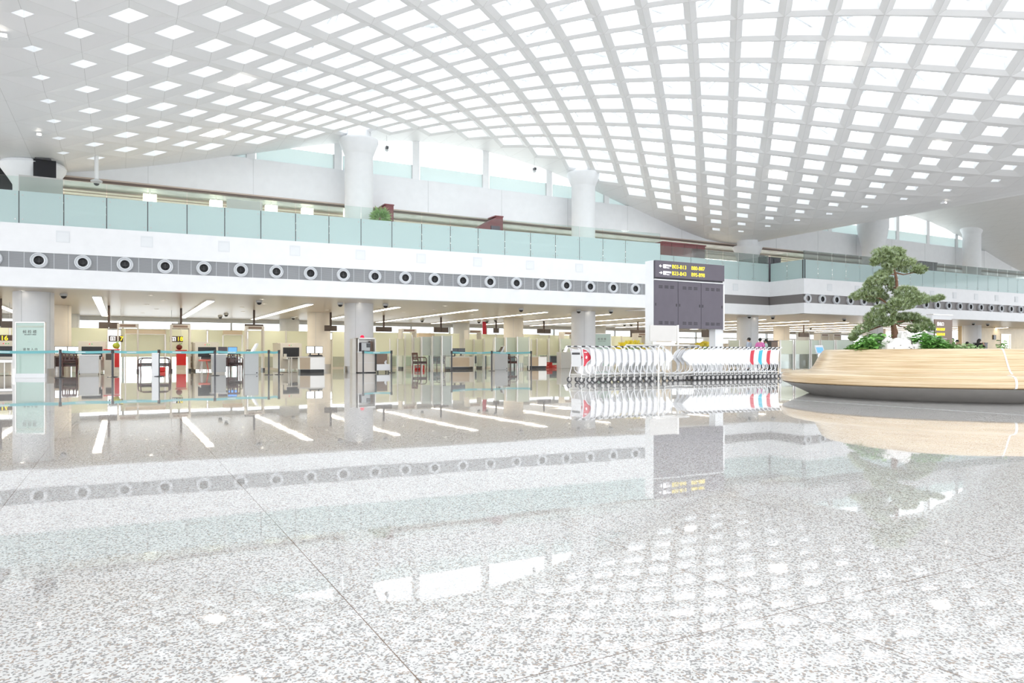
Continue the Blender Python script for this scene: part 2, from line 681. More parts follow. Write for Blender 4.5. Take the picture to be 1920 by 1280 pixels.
struct(roof, 'ceiling', [M['shell'], M['reveal']], 'white wave-shaped ceiling pierced by a grid of diamond skylights', 'ceiling')

# white roof trusses over the skylights, and the glazing above them
tr = MB()
for v in range(-12, 33, 4):
    lo = [(u, v, roof_z(u) + .75) for u in range(-3, 34)]
    hi = [(u, v, roof_z(u) + 1.75) for u in range(-3, 34)]
    tr.tube(lo, .06, 5)
    tr.tube(hi, .06, 5)
    for q in range(0, len(lo) - 2, 2):
        tr.tube([lo[q], hi[q + 1], lo[q + 2]], .045, 4)
for u in range(-2, 34, 4):
    z = roof_z(u)
    tr.tube([(u, -14, z + 1.85), (u, 33, z + 1.85)], .06, 5)
    for q in range(-12, 32, 4):
        tr.tube([(u, q, z + .75), (u, q + 2, z + 1.85), (u, q + 4, z + .75)], .045, 4)
struct(tr, 'beam_trusses', M['truss'], 'white roof trusses above the diamond skylights', 'roof')
gl = MB()
us = list(range(-4, 35, 2))
for a, b in zip(us, us[1:]):
    gl.quad((a, -14, roof_z(a) + 2.2), (b, -14, roof_z(b) + 2.2), (b, 33, roof_z(b) + 2.2), (a, 33, roof_z(a) + 2.2))
struct(gl, 'window_1', M['clear_pane'], 'clear glass roof above the skylight trusses', 'window')


# ---------------------------------------------------------------- gallery fronts
def wall_strip(mb, p, q, z0, z1, t, off=0.0, mi=0):
    """upright slab along p-q, thickness t going back from the face; off sets the face back"""
    dx, dy = q[0] - p[0], q[1] - p[1]
    L = math.hypot(dx, dy)
    nx, ny = -dy / L, dx / L
    a = (p[0] + nx * off, p[1] + ny * off)
    b = (q[0] + nx * off, q[1] + ny * off)
    c = (b[0] + nx * t, b[1] + ny * t)
    d = (a[0] + nx * t, a[1] + ny * t)
    vs = [(*a, z0), (*b, z0), (*c, z0), (*d, z0), (*a, z1), (*b, z1), (*c, z1), (*d, z1)]
    mb.add(vs, [(3, 2, 1, 0), (4, 5, 6, 7), (0, 1, 5, 4), (1, 2, 6, 5), (2, 3, 7, 6), (3, 0, 4, 7)], mi)


def a_line(u):
    return 29.0 - .05904 * (u + 3.6)


A0, A1 = (-16.0, a_line(-16)), (23.5, a_line(23.5))
B0, B1 = (23.5, 29.2), (33.2, 29.2)
D0, D1 = (33.2, 26.8), (72.0, 25.9)
fr = MB()
wall_strip(fr, A0, A1, 3.10, 3.74, .5)
wall_strip(fr, A0, A1, 4.27, 5.235, .5)
wall_strip(fr, (A1[0] - .3, A1[1] + .5), (A1[0] + .01, A1[1] + .5), 3.1, 5.235, 2.0)
struct(fr, 'wall_front', M['white'], 'long white gallery front above the security lanes', 'wall')
lv = MB()
wall_strip(lv, A0, A1, 3.74, 4.27, .3, .05)
for k in range(-30, 62):
    if k % 3 != 1:
        u = -2.47 + 1.285 * (k - 1) / 3.0
        if u < 23.3:
            lv.box(u, a_line(u) + .047, 4.005, .012, .012, .53, -.059, mi=1)
struct(lv, 'trim_1', [M['louvre'], M['nozzle']], 'grey louvre band along the long white gallery front', 'trim')
fr = MB()
for p, q in ((B0, B1), (B1, D0), (D0, D1)):
    if p is B1:
        wall_strip(fr, (33.2, 29.7), (33.2, 26.8), 3.10, 3.69, .4)
        wall_strip(fr, (33.2, 29.7), (33.2, 26.8), 4.18, 5.05, .4)
    else:
        wall_strip(fr, p, q, 3.10, 3.69, .5)
        wall_strip(fr, p, q, 4.18, 5.05, .5)
struct(fr, 'wall_right', M['white'], 'white gallery front stepping out on the right of the hall', 'wall')
lv = MB()
wall_strip(lv, B0, B1, 3.69, 4.18, .3, .05)
wall_strip(lv, (33.2, 29.7), (33.2, 26.8), 3.69, 4.18, .3, .05)
wall_strip(lv, D0, D1, 3.69, 4.18, .3, .05)
struct(lv, 'trim_2', M['louvre_dark'], 'dark louvre band along the right gallery front', 'trim')

# underside over the lanes and the gallery floor on top of it
so = MB()
so.prism([(A0[0], A0[1] + .3), (A1[0], A1[1] + .3), (23.5, 29.5), (33.5, 29.5), (33.5, 27.1), (72, 26.2), (72, 51), (-16, 51)], 'z', 3.13, 3.5)
struct(so, 'ceiling_lower', M['soffit'], 'warm panelled ceiling over the security lanes', 'ceiling')
so = MB()
so.prism([(A0[0], A0[1] + .45), (A1[0] - .02, A1[1] + .45), (23.5, 29.65), (33.6, 29.65), (33.6, 27.3), (72, 26.4), (72, 51), (-16, 51)], 'z', 4.75, 5.0)
struct(so, 'floor_gallery', M['cream_column'], 'upper gallery floor behind the glass rail', 'floor')

# bulkhead wall of the gallery with its brown bottom trim
struct(MB().slab(-30, 90, 33.2, 33.9, 7.89, 9.5), 'wall_upper', M['bulkhead'], 'white bulkhead wall hanging above the gallery', 'wall')
t3 = MB()
t3.slab(-30, 90, 33.12, 33.3, 7.83, 7.89)
t3.slab(-30, 90, 33.16, 33.3, 7.73, 7.83, mi=1)
struct(t3, 'trim_3', [M['tan_trim'], M['brown_trim']], 'brown trim under the white bulkhead wall', 'trim')
# vertical panel joints are grooves' cover strips
jb = MB()
for k in range(-7, 22):
    jb.slab(k * 4.16 + .95, k * 4.16 + .965, 33.19, 33.21, 7.90, 9.49)
struct(jb, 'trim_4', M['grey'], 'fine vertical joints of the white bulkhead wall', 'trim')

# clerestory: posts, frosted band, clear panes
ce = MB()
for k in range(-7, 20):
    u = .97 + 3.9 * k
    ce.slab(u, u + .36, 33.35, 33.65, 9.5, 13.0)
ce.slab(-30, 90, 33.3, 33.7, 12.9, 13.2)
w2 = struct(ce, 'window_2', M['reveal'], 'tall clerestory window between bulkhead and vaulted ceiling', 'window')
fp = MB()
for k in range(-7, 20):
    u = .97 + 3.9 * k
    fp.slab(u + .40, u + 3.86, 33.38, 33.40, 9.5, 10.22)
o = fp.build('frosted_pane', M['frost_white'], w2)
fp = MB()
for k in range(-7, 20):
    u = .97 + 3.9 * k
    fp.slab(u + .36, u + 3.9, 33.5, 33.51, 9.5, 12.95)
fp.build('glass_pane', M['clear_pane'], w2)
gp = MB()
for k in range(-7, 20):
    u = .97 + 3.9 * k
    gp.slab(u - .05, u, 33.36, 33.42, 9.5, 10.22)
gp.build('frame', M['grey'], w2)

# ceiling of the gallery behind the bulkhead, in bands
gc = MB()
gc.slab(-30, 90, 33.3, 35.0, 7.80, 7.88, mi=0)
gc.slab(-30, 90, 35.0, 35.06, 7.73, 7.85, mi=1)
gc.slab(-30, 90, 35.06, 35.6, 7.76, 7.85, mi=2)
gc.slab(-30, 90, 35.6, 35.66, 7.73, 7.85, mi=1)
gc.slab(-30, 90, 35.66, 36.3, 7.76, 7.85, mi=2)
gc.slab(-30, 90, 36.3, 36.7, 7.73, 7.85, mi=1)
gc.slab(-30, 90, 36.7, 50, 7.76, 7.85, mi=2)
struct(gc, 'ceiling_gallery', [mat('grey_green_ceiling_glass', (.42, .46, .45), .2, var=.35, scale=1.5), M['tan_trim'], mat('cream_ceiling_panel', (.84, .81, .74), .4)],
       'banded cream ceiling of the upper gallery', 'ceiling')
gw = MB()  # unseen glazing, added so the sky lights the gallery ceiling from behind
for k in range(-9, 30):
    gw.slab(k * 3.2, k * 3.2 + .12, 42.0, 42.2, 5.0, 7.75)
gw.slab(-30, 90, 42.0, 42.2, 5.0, 5.1)
w4 = struct(gw, 'added_gallery_glazing', M['grey'], 'unseen glazing added to let sky light into the upper gallery', 'window')
MB().slab(-30, 90, 42.08, 42.1, 5.1, 7.75).build('glass_pane', M['clear_pane'], w4)

# glazed rear wall of the security hall, beyond the lanes
bw = MB()
for k in range(-6, 22):
    bw.slab(k * 3.2, k * 3.2 + .12, 51.0, 51.2, 0, 3.5)
bw.slab(-18, 72, 50.9, 51.2, 3.0, 3.5)
bw.slab(-18, 72, 51.0, 51.2, 2.35, 2.45)
bw.slab(-18, -1, 50.95, 51.2, 0, 1.9, mi=1)
bw.slab(7.5, 72, 50.95, 51.2, 0, 1.9, mi=1)
w3 = struct(bw, 'window_3', [M['grey'], M['cream_column']], 'bright glazed rear wall beyond the security lanes', 'window')
MB().slab(-18, 72, 51.08, 51.1, 0, 3.1).build('glass_pane', M['clear_pane'], w3)
struct(MB().slab(-18, 72, 49.9, 50.2, 2.88, 3.13), 'beam_rear', M['grey'], 'grey beam along the rear edge of the lane ceiling', 'beam')

# yellow marble wall on the far right, with its glazed door
mw = MB()
mw.slab(60.6, 66.5, 33.5, 33.8, 0, 3.13)
mw.slab(68.05, 90, 33.5, 33.8, 0, 3.13)
mw.slab(66.5, 68.05, 33.5, 33.8, 2.6, 3.13)
struct(mw, 'wall_far_right', M['marble'], 'yellow marble wall at the far right of the lower level', 'wall')
dr = MB()
dr.slab(66.5, 66.6, 33.46, 33.7, 0, 2.6)
dr.slab(67.95, 68.05, 33.46, 33.7, 0, 2.6)
dr.slab(66.6, 67.95, 33.46, 33.7, 2.5, 2.6)
for q in (.9, 1.25, 1.6, 1.95):
    dr.slab(66.6, 67.95, 33.5, 33.55, q, q + .03)
d1 = struct(dr, 'door_1', M['pale_steel'], 'bright glazed door in the yellow marble wall', 'door')
MB().slab(66.6, 67.95, 33.56, 33.6, 0, 2.5).build('glass_pane', M['lit_door'], d1)


# ---------------------------------------------------------------- columns
def column(u, v, label, r=.655, mat_low='column'):
    mb = MB()
    mb.lathe([(r + .02, 0), (r + .02, .28), (r, .28)], 40, (u, v, 0), mi=1)
    mb.lathe([(r, .28), (r, 3.14)], 40, (u, v, 0))
    # cladding joints
    for a in (-2.08, -.6, 1.1, 2.6):
        mb.box(u + math.cos(a) * r, v + math.sin(a) * r, 1.72, .014, .014, 2.84, a, mi=2)
    return struct(mb, 'column', [M[mat_low], M['steel'], M['grey']], label, 'column', smooth=True)


names = ['first', 'second', 'third', 'fourth', 'fifth', 'sixth']
upper_label = ['white flared column head at the far left behind the glass rail',
               'tall white gallery column with flared head, second from the left',
               'tall white gallery column with flared head left of the flight board',
               'short white flared column head above the flight board',
               'white flared gallery column behind the bonsai pine',
               'white gallery column at the right by the falling vault']
lower_label = ['white round lower column behind the green glass poster',
               'white round lower column beside the steel ticket booth',
               'white round lower column left of the dark board',
               'white round lower column right of the dark board',
               'white round lower column hidden by the bonsai planter',
               'white round lower column beside the yellow marble wall']
for k in range(6):
    u = -2.9 + 12.44 * k
    column(u, 32.0, lower_label[k])
    r = .64
    zr = roof_z(u)
    if k in (1, 2, 5):
        e = .45 if k == 5 else 0
        prof = [(r, 5.0), (r, 9.9 + e), (r * 1.03, 9.93 + e), (r * 1.40, 10.52 + e), (r * 1.37, 10.64 + e), (r * .95, 10.66 + e), (r * .86, 10.9 + e), (r * .84, zr + .9)]
    elif k == 0:
        prof = [(r * 1.02, 5.0), (r * 1.02, 7.1), (r * 1.25, 7.35), (r * 1.60, 7.68), (r * 1.66, 7.82), (r * 1.58, 7.92), (r * 1.2, 7.95), (r * 1.2, zr + .2)]
    elif k == 3:
        prof = [(r, 5.0), (r, 6.85), (r * 1.03, 6.88), (r * 1.42, 7.5), (r * 1.38, 7.58), (r * .98, 7.59), (r * .96, zr + .3)]
    else:
        prof = [(r * 1.1, 5.0), (r * 1.1, 8.2), (r * 1.15, 8.4), (r * 1.4, 9.1), (r * 1.62, 9.8), (r * 1.62, zr + .3)]
    struct(MB().lathe(prof, 44, (u, 32.0, 0)), 'column', M['column'], upper_label[k], 'column', smooth=True)
for k in range(6):
    u = -2.75 + 12.4 * k
    column(u, 40.0, 'cream round column in the %s bay behind the lanes' % ORD[k], r=.63, mat_low='cream_column')
    column(u, 48.0, 'grey round column near the rear glazing in the %s bay' % ORD[k], r=.62, mat_low='grey')

# ================================================================ FIXED FITTINGS
# ---------------------------------------------------------------- glass rails
def rail(name, label, runs, z0, z1, z2, upper_until=None):
    """runs: list of (p, q, joints along p-q as distances); frosted panels z0-z1, clear glass z1-z2"""
    t = thing(name, label, 'glass rail', (runs[0][0][0], runs[0][0][1], z0))
    ox, oy = runs[0][0]

    for p, q, js in runs:
        dx, dy = q[0] - p[0], q[1] - p[1]
        L = math.hypot(dx, dy)
        ux, uy = dx / L, dy / L
        ang = math.atan2(dy, dx)
        nx, ny = -uy, ux
        for a, b in zip(js, js[1:]):
            mx_, my = p[0] + ux * (a + b) / 2 + nx * .06, p[1] + uy * (a + b) / 2 + ny * .06
            w = b - a - .03
            pn = MB().box(0, 0, (z1 - z0) / 2 - .02, w, .016, z1 - z0 + .04).build('glass_panel', M['teal_glass'], t, (mx_ - ox, my - oy, 0), ang)
            if w > .5:
                fx = MB()
                for sx in (-1, 1):
                    for zz in (.14, z1 - z0 - .14):
                        fx.cyl((sx * (w / 2 - .09), -.012, zz), (sx * (w / 2 - .09), -.03, zz), .022, 8)
                fx.build('fixing_bolts', M['steel'], pn)
            MB().box(0, 0, (z1 + z2) / 2 - z0, w, .014, z2 - z1 - .01).build('upper_pane', M['clear_glass'], t, (mx_ - ox, my - oy, 0), ang)
    pm = MB().box(0, 0, (z1 - z0) / 2, .03, .05, z1 - z0).build('post', M['dark_grey'], t)
    first_post = True
    for p, q, js in runs:
        dx, dy = q[0] - p[0], q[1] - p[1]
        L = math.hypot(dx, dy)
        ux, uy = dx / L, dy / L
        for a in js:
            po = pm if first_post else pm.copy()
            if not first_post:
                COL.objects.link(po)
                po.parent = t
            first_post = False
            po.location = (p[0] + ux * a - uy * .10 - ox, p[1] + uy * a + ux * .10 - oy, 0)
            po.rotation_euler = (0, 0, math.atan2(dy, dx))
    return t


cA = math.cos(math.atan(-.05904))
ja = [((-1.76 + 1.287 * k) - A0[0]) / cA for k in range(-8, 20)]
ja[-1] = math.hypot(A1[0] - A0[0], A1[1] - A0[1]) - .01
rail('glass_rail', 'long frosted teal glass rail on top of the long white gallery front', [(A0, A1, ja)], 5.235, 6.33, 6.82)
rail('glass_rail', 'frosted green glass rail turning the corner on the right gallery front',
     [(B0, B1, [.05 + 1.2 * k for k in range(8)] + [9.7]),
      ((33.2, 29.2), (33.2, 26.8), [.02, 1.2, 2.38]),
      (D0, D1, [.02 + 1.18 * k for k in range(0, 33)])], 5.05, 6.1, 6.6)

# ---------------------------------------------------------------- air nozzles
noz = thing('air_nozzle', '', 'air nozzle', (0, 0, 0))
MB().lathe([(.135, -.015), (.15, -.09), (.19, -.115), (.215, -.09), (.225, -.125), (.25, -.115), (.262, -.06), (.262, .0)], 28, axis='y').build('ring', M['nozzle'], noz, smooth=True)
MB().lathe([(.147, -.085), (.135, -.03), (.11, -.012), (.001, -.010)], 20, axis='y').build('throat', M['nozzle_dark'], noz, smooth=True)
MB().box(0, -.02, 0, .015, .02, .20).box(0, -.02, -.03, .11, .02, .015).build('damper', M['dark_grey'], noz)
first = True
for k in range(-2, 20):
    u = -2.47 + 1.285 * k
    p = (u, a_line(u) + .05, 4.005)
    where = 'white round air nozzle, %s from left in the long grey louvre band' % ORD[k + 2]
    if first:
        noz.location = p
        noz.rotation_euler = (0, 0, -.059)
        noz['label'] = where
        noz['group'] = 'air nozzles in the long louvre band'
        first = False
    else:
        dup(noz, p, -.059, where, 'air nozzles in the long louvre band')
for k in range(0, 20):
    u = 33.49 + 1.18 * k
    y = 26.8 + (u - 33.2) * (D1[1] - D0[1]) / (D1[0] - D0[0])
    dup(noz, (u, y + .05, 3.935), -.023,
        'round air nozzle, %s from the corner in the right dark louvre band' % ORD[k], 'air nozzles in the right louvre band')

# ---------------------------------------------------------------- square access hatches on the white fronts
ht = thing('wall_speaker', '', 'wall speaker', (0, 0, 0))
MB().box(0, -.008, 0, .40, .016, .40).build('frame', mat('off_white_frame', (.76, .78, .80), .4), ht)
MB().box(0, -.018, -.02, .33, .006, .30).build('grille', mat('off_white_grille', (.80, .82, .84), .5), ht)
first = True
for k in range(-2, 9):
    u = -1.78 + 2.57 * k
    p = (u, a_line(u), 4.86)
    lab = 'faint square wall speaker, %s from the left on the long white gallery front' % ORD[k + 2]
    if first:
        ht.location, ht.rotation_euler = p, (0, 0, -.059)
        ht['label'] = lab
        ht['group'] = 'square speakers on the long gallery front'
        first = False
    else:
        dup(ht, p, -.059, lab, 'square speakers on the long gallery front')
dup(ht, (30.46, 29.2, 4.62), 0, 'faint square wall speaker on the recessed white front beside the dark board', 'square speakers on the right gallery front')
for k in range(9):
    u = 35.28 + 2.365 * k
    y = 26.8 + (u - 33.2) * (D1[1] - D0[1]) / (D1[0] - D0[0])
    dup(ht, (u, y, 4.62), -.023, 'square wall speaker, %s from the corner on the right white front' % ORD[k], 'square speakers on the right gallery front')

# ---------------------------------------------------------------- lamps under the gallery
lp = thing('linear_lamp', '', 'ceiling lamp', (0, 0, 0))
MB().slab(-.165, .165, -7.9, 7.9, -.055, -.0).build('housing', M['pale_steel'], lp)
MB().slab(-.15, .15, -7.88, 7.88, -.062, -.05).build('diffuser', M['lamp'], lp)
first = True
for k in range(-2, 17):
    u = -.87 + 4.165 * k
    p = (u, 40.5, 3.128)
    lab = 'long warm white ceiling lamp, %s from the left over the security lanes' % ORD[k + 2]
    if first:
        lp.location = p
        lp['label'] = lab
        lp['group'] = 'linear lamps over the security lanes'
        first = False
    else:
        dup(lp, p, 0, lab, 'linear lamps over the security lanes')
gp_ = None  # lamps added out of sight to brighten the gallery ceiling
for r_, v_ in ((0, 38.2), (1, 40.4)):
    for k in range(5):
        p = (-8 + 16.2 * k, v_, 7.755)
        lab = 'added hidden fill lamp, %s from the left in the %s row over the upper gallery' % (ORD[k], ('front', 'rear')[r_])
        if gp_ is None:
            gp_ = thing('gallery_fill_lamp', lab, 'ceiling lamp', p, PI / 2, 'added fill lamps over the upper gallery')
            MB().slab(-.165, .165, -7.9, 7.9, -.055, 0).build('housing', M['pale_steel'], gp_)
            MB().slab(-.15, .15, -7.88, 7.88, -.062, -.05).build('diffuser', M['gallery_fill'], gp_)
        else:
            dup(gp_, p, PI / 2, lab)
dl = thing('downlight', '', 'downlight', (0, 0, 0))
MB().lathe([(.12, 0), (.12, -.012), (.085, -.016), (.08, -.001)], 16).build('trim_ring', M['pale_steel'], dl, smooth=True)
MB().lathe([(.08, -.006), (.001, -.006)], 16).build('lens', M['downlight'], dl)
first = True
DLP = []
for k in range(-1, 13):
    for j, v in enumerate((31.2, 34.0, 37.0, 40.5, 44.5)):
        if not first and (k * 5 + j) % 3 == 2 and j > 1:
            continue
        DLP.append((1.2 + 4.165 * k + (.35 if j % 2 else -.2), v))
for x, y in DLP:
    if first:
        dl.location = (x, y, 3.13)
        dl['label'] = 'small round recessed downlight in the warm ceiling over the lanes'
        dl['group'] = 'recessed downlights over the lanes'
        first = False
    else:
        dup(dl, (x, y, 3.13))
# dome cameras
dc = thing('dome_camera', '', 'security camera', (0, 0, 0))
MB().lathe([(.13, 0), (.13, -.07), (.11, -.09)], 16).build('mount', M['grey'], dc, smooth=True)
MB().ball((0, 0, -.09), .105, 14, 8, (1, 1, .95)).build('dome', M['black'], dc, smooth=True)
CAMS = [(119.5, 556, 'left of the first lamp by the poster column'), (486, 568, 'in front of the third white column space'),
        (638, 572, 'left of the white column by the steel booth'), (723, 574, 'right of the white column by the steel booth'),
        (977, 582, 'above the row of cream screens'), (1085, 584.5, 'at the column left of the dark board'),
        (1145.5, 585, 'hanging low left of the dark board'), (1405, 594.5, 'on the column right of the dark board'),
        (1449, 596, 'right of the column behind the trolleys'), (1583, 600, 'left of the bonsai pine'),
        (1825, 607.5, 'beside the yellow marble wall'), (1852, 609, 'over the marble wall, nearer the glazed door'),
        (424, 591, 'near the second hanging screen'), (413, 595, 'just left of another dome near the second screen'),
        (550, 597, 'before the cream column'), (791.5, 602, 'over the cream screens left'), (898, 604, 'left of the red banner'),
        (913, 603.5, 'right of the red banner'), (929, 601, 'beside the cream column past the banner'), (1171, 609.5, 'far back left of the dark board'),
        (1183.5, 609.5, 'far back just left of the dark board'), (1355, 611, 'far back right of the dark board'), (1520, 616, 'far back above the green screens')]
for n, (px, py, w) in enumerate(CAMS):
    x, y = ground(px, py, 3.02)
    lab = 'black dome camera under the warm ceiling, ' + w
    if n == 0:
        dc.location = (x, y, 3.13)
        dc['label'] = lab
        dc['group'] = 'dome cameras under the ceiling'
    else:
        dup(dc, (x, y, 3.13), 0, lab)

# floodlights set into a few skylights
fl = thing('floodlight', '', 'floodlight', (0, 0, 0))
MB().slab(-.28, .28, -.28, .28, .04, .26).build('housing', M['reveal'], fl, rz=PI / 4)
MB().slab(-.27, .27, -.27, .27, .0, .03).build('lens', M['flood'], fl, rz=PI / 4)
first = True
for px, py, i, w in ((440, 151, 6, 'in the left flank of the vault'), (403, 254, 6, 'low in the left flank of the vault'),
                     (1590, 92, 24, 'high in the right half of the vault'), (1785, 243, 31, 'at the right, brightest of them'),
                     (1461, 331, 30, 'low in the right half of the vault'), (1292, 378, 31, 'lowest, above the dark board')):
    u = i - 2.862
    z = roof_z(u)
    x = (px - 960) / F_PX
    # depth along the known column u
    d = u / (x * CS + SN) if abs(x * CS + SN) > .05 else F_PX * (z - EYE) / (HOR - py)
    v = d * (-x * SN + CS)
    base = 31.38 if i % 2 == 0 else 30.38
    v = base - 2 * round((base - v) / 2)
    lab = 'square bright floodlight set in a skylight ' + w
    if first:
        fl.location = (u, v, z + .10)
        fl['label'] = lab
        fl['group'] = 'floodlights in the skylights'
        first = False
    else:
        q = dup(fl, (u, v, z + .10), 0, lab)
        q.scale = (HOLE.get(abs(i - 18), .73) / .58,) * 2 + (1,)

# small spot cameras hanging from the vault's edge
for px, py, w in ((725, 277, 'left of the two by the clerestory'), (1002, 317, 'right of the two by the clerestory')):
    x, z = on_v(px, py, 32.4)
    t = thing('hanging_camera', 'tiny hanging camera under the vault, ' + w, 'security camera', (x, 32.4, z))
    MB().cyl((0, 0, .05), (0, 0, roof_z(x) - z + .2), .012, 6).build('rod', M['grey'], t)
    MB().box(0, -.02, 0, .13, .2, .13).build('body', M['dark_grey'], t)
    MB().box(0, 0, -.12, .13, .13, .08).build('bracket', M['grey'], t)
x, z = on_v(181, 341, 31.0)
t = thing('hanging_camera', 'camera on a thick white pole above the left glass rail', 'security camera', (x, 31.0, z))
MB().cyl((0, 0, .08), (0, 0, roof_z(x) - z + .1), .07, 10).build('pole', M['white'], t, smooth=True)
MB().lathe([(.09, .1), (.2, .04), (.2, 0), (.1, -.06)], 14).build('shade', M['grey'], t, smooth=True)
MB().ball((0, 0, -.05), .1, 12, 6).build('dome', M['dark_grey'], t, smooth=True)

for px, py, w in ((8, 65, 'near the upper left corner'), (74, 250, 'above the far left column head'), (1768, 378, 'right of the last skylights')):
    x = (px - 960) / F_PX
    dd = 8.0
    while dd < 60 and EYE + (HOR - py) * dd / F_PX < roof_z(dd * (x * CS + SN)) - .02:
        dd += .02
    u_, v_ = dd * (x * CS + SN), dd * (-x * SN + CS)
    t = thing('ceiling_spotlight', 'tiny white spotlight on the smooth vault, ' + w, 'spotlight', (u_, v_, roof_z(u_)))
    MB().cyl((0, 0, .03), (0, 0, -.05), .03, 8).box(0, -.03, -.08, .14, .2, .09).build('housing', M['white'], t)
    MB().box(0, -.135, -.08, .10, .012, .06).build('lens', M['downlight'], t)

# ---------------------------------------------------------------- upper gallery fittings
BL = [(281, 371), (405, 382), (508.5, 391), (576, 396.5), (655, 401)]
for n, (px, py) in enumerate(BL):
    x, z = on_v(px, py, 34.2)
    t = thing('box_lamp', 'small glowing box lamp, %s from the left behind the long glass rail' % ORD[n], 'lamp', (x, 34.2, z), 0, 'box lamps in the gallery')
    MB().box(0, 0, 0, .52, .3, .28).build('shade', M['box_lamp'], t)
    MB().cyl((0, 0, .15), (0, 0, max(.17, 7.80 - z)), .02, 6).build('rod', M['grey'], t)
# maroon stair kiosks seen above the rail
for n, (px0, px1, py, w) in enumerate(((676, 738, 412, 'beside the potted palm'), (897, 943, 434, 'with a dark screen'))):
    x0, _ = on_v(px0, py, 32.2)
    x1, _ = on_v(px1, py, 32.2)
    t = thing('stair_hood', 'maroon sloping stair hood on the gallery ' + w, 'stair hood', (x1, 32.2, 5.0))
    w_ = x1 - x0
    MB().prism([(-w_ + .4, 0), (0, 0), (0, 2.84), (-.35, 2.84), (-w_, 2.2), (-w_ + .4, 2.1)], 'y', 0, .8).build('side_panel', M['maroon'], t)
    MB().prism([(-.45, 2.84), (0.02, 2.84), (0.02, 2.90), (-.45, 2.90)], 'y', -.03, .83).build('capping', M['maroon'], t)
    if n:
        MB().box(-.45, -.03, 2.2, .5, .05, .3).build('screen', M['slate'], t)
x0, _ = on_v(1243, 470, 32.4)
x1, _ = on_v(1322, 470, 32.4)
t = thing('gallery_kiosk', 'long maroon kiosk wall behind the rail above the dark board', 'kiosk', ((x0 + x1) / 2, 32.4, 5.0))
MB().box(0, .3, 1.2, x1 - x0, .6, 2.4).build('body', M['maroon'], t)
for q in (-.3, .0, .3):
    MB().box(q * (x1 - x0), -.005, 1.2, .02, .012, 2.4).build('joint', M['brown_sign'], t)
MB().box(0, .3, 2.43, x1 - x0 + .1, .7, .08).build('capping', M['maroon'], t)
# potted palm by the second column
x, z = on_v(713, 402, 30.6)
t = thing('potted_palm', 'bushy green potted palm behind the glass rail beside a column', 'potted plant', (x, 30.6, 5.0))
MB().lathe([(.2, 0), (.28, .45), (.25, .45), (.2, .4)], 18).build('pot', M['pot'], t, smooth=True)
MB().cyl((0, 0, .4), (0, 0, 1.7), .03, 6).build('stem', M['bark'], t)
rnd = random.Random(3)
fo = MB()
for q in range(260):
    a, e = rnd.uniform(0, 2 * PI), rnd.uniform(-.5, 1.2)
    r0, r1 = rnd.uniform(0, .35), rnd.uniform(.35, .6)
    d = Vector((math.cos(a) * math.cos(e), math.sin(a) * math.cos(e), math.sin(e)))
    p, q2 = Vector((0, 0, 1.9)) + d * r0, Vector((0, 0, 1.9)) + d * r1
    s = d.cross(Vector((rnd.uniform(-1, 1), rnd.uniform(-1, 1), rnd.uniform(-1, 1)))).normalized() * .05
    fo.add([p, (p + q2) / 2 + s, q2, (p + q2) / 2 - s], [(0, 1, 2, 3)])
fo.build('foliage', M['leaf_pale'], t)
# dark screens and frosted screen around the left column head
x0, z0 = on_v(-6, 340, 33.0)
t = thing('wall_screen', 'dark screen at the far left edge behind the glass rail', 'screen', (x0 + .15, 33.05, 6.2))
MB().box(0, 0, .95, 1.05, .12, 2.2).build('panel', M['screen_off'], t)
MB().box(.0, -.07, .3, .5, .02, .3).build('slate_patch', M['slate'], t)  # plain slate block on the dark panel, gives off nothing
MB().box(.5, -.02, -.55, .3, .3, 1.3).build('stand', M['tan_trim'], t)
xa, za = on_v(62, 345, 30.9)
xb, zb = on_v(105, 310, 30.9)
t = thing('wall_screen', 'black screen fixed to the white column head at the far left', 'screen', ((xa + xb) / 2, 31.0, (za + zb) / 2))
MB().box(0, 0, 0, xb - xa, .1, 1.1).build('panel', M['screen_off'], t)
MB().box(0, .2, 0, .5, .34, .4).build('bracket', M['white'], t)
MB().box(-.05, -.03, .57, xb - xa - .2, .16, .05).build('top_lamp', M['dark_grey'], t)
xa, za = on_v(35, 340, 30.2)
xb, zb = on_v(118, 340, 30.2)
t = thing('gallery_screen', 'grey frosted glass screen standing behind the left end of the glass rail', 'screen', ((xa + xb) / 2, 30.2, 5.0))
MB().box(0, 0, 1.06, xb - xa, .02, 2.12).build('frosted_panel', M['frost_grey'], t)
for s in (-1, 1):
    MB().box(s * (xb - xa - .08) / 2, .05, .5, .06, .08, 1.0).build('foot', M['steel'], t)
xa, _ = on_v(425, 377, 31.4)
xb, _ = on_v(492, 377, 31.4)
t = thing('gallery_screen', 'pale frosted glass screen behind the rail left of the tall column', 'screen', ((xa + xb) / 2, 31.4, 5.0))
MB().box(0, 0, 1.12, xb - xa, .02, 2.24).build('frosted_panel', M['frost_grey'], t)
for s in (-1, 1):
    MB().box(s * (xb - xa - .08) / 2, .05, .5, .06, .08, 1.0).build('foot', M['steel'], t)
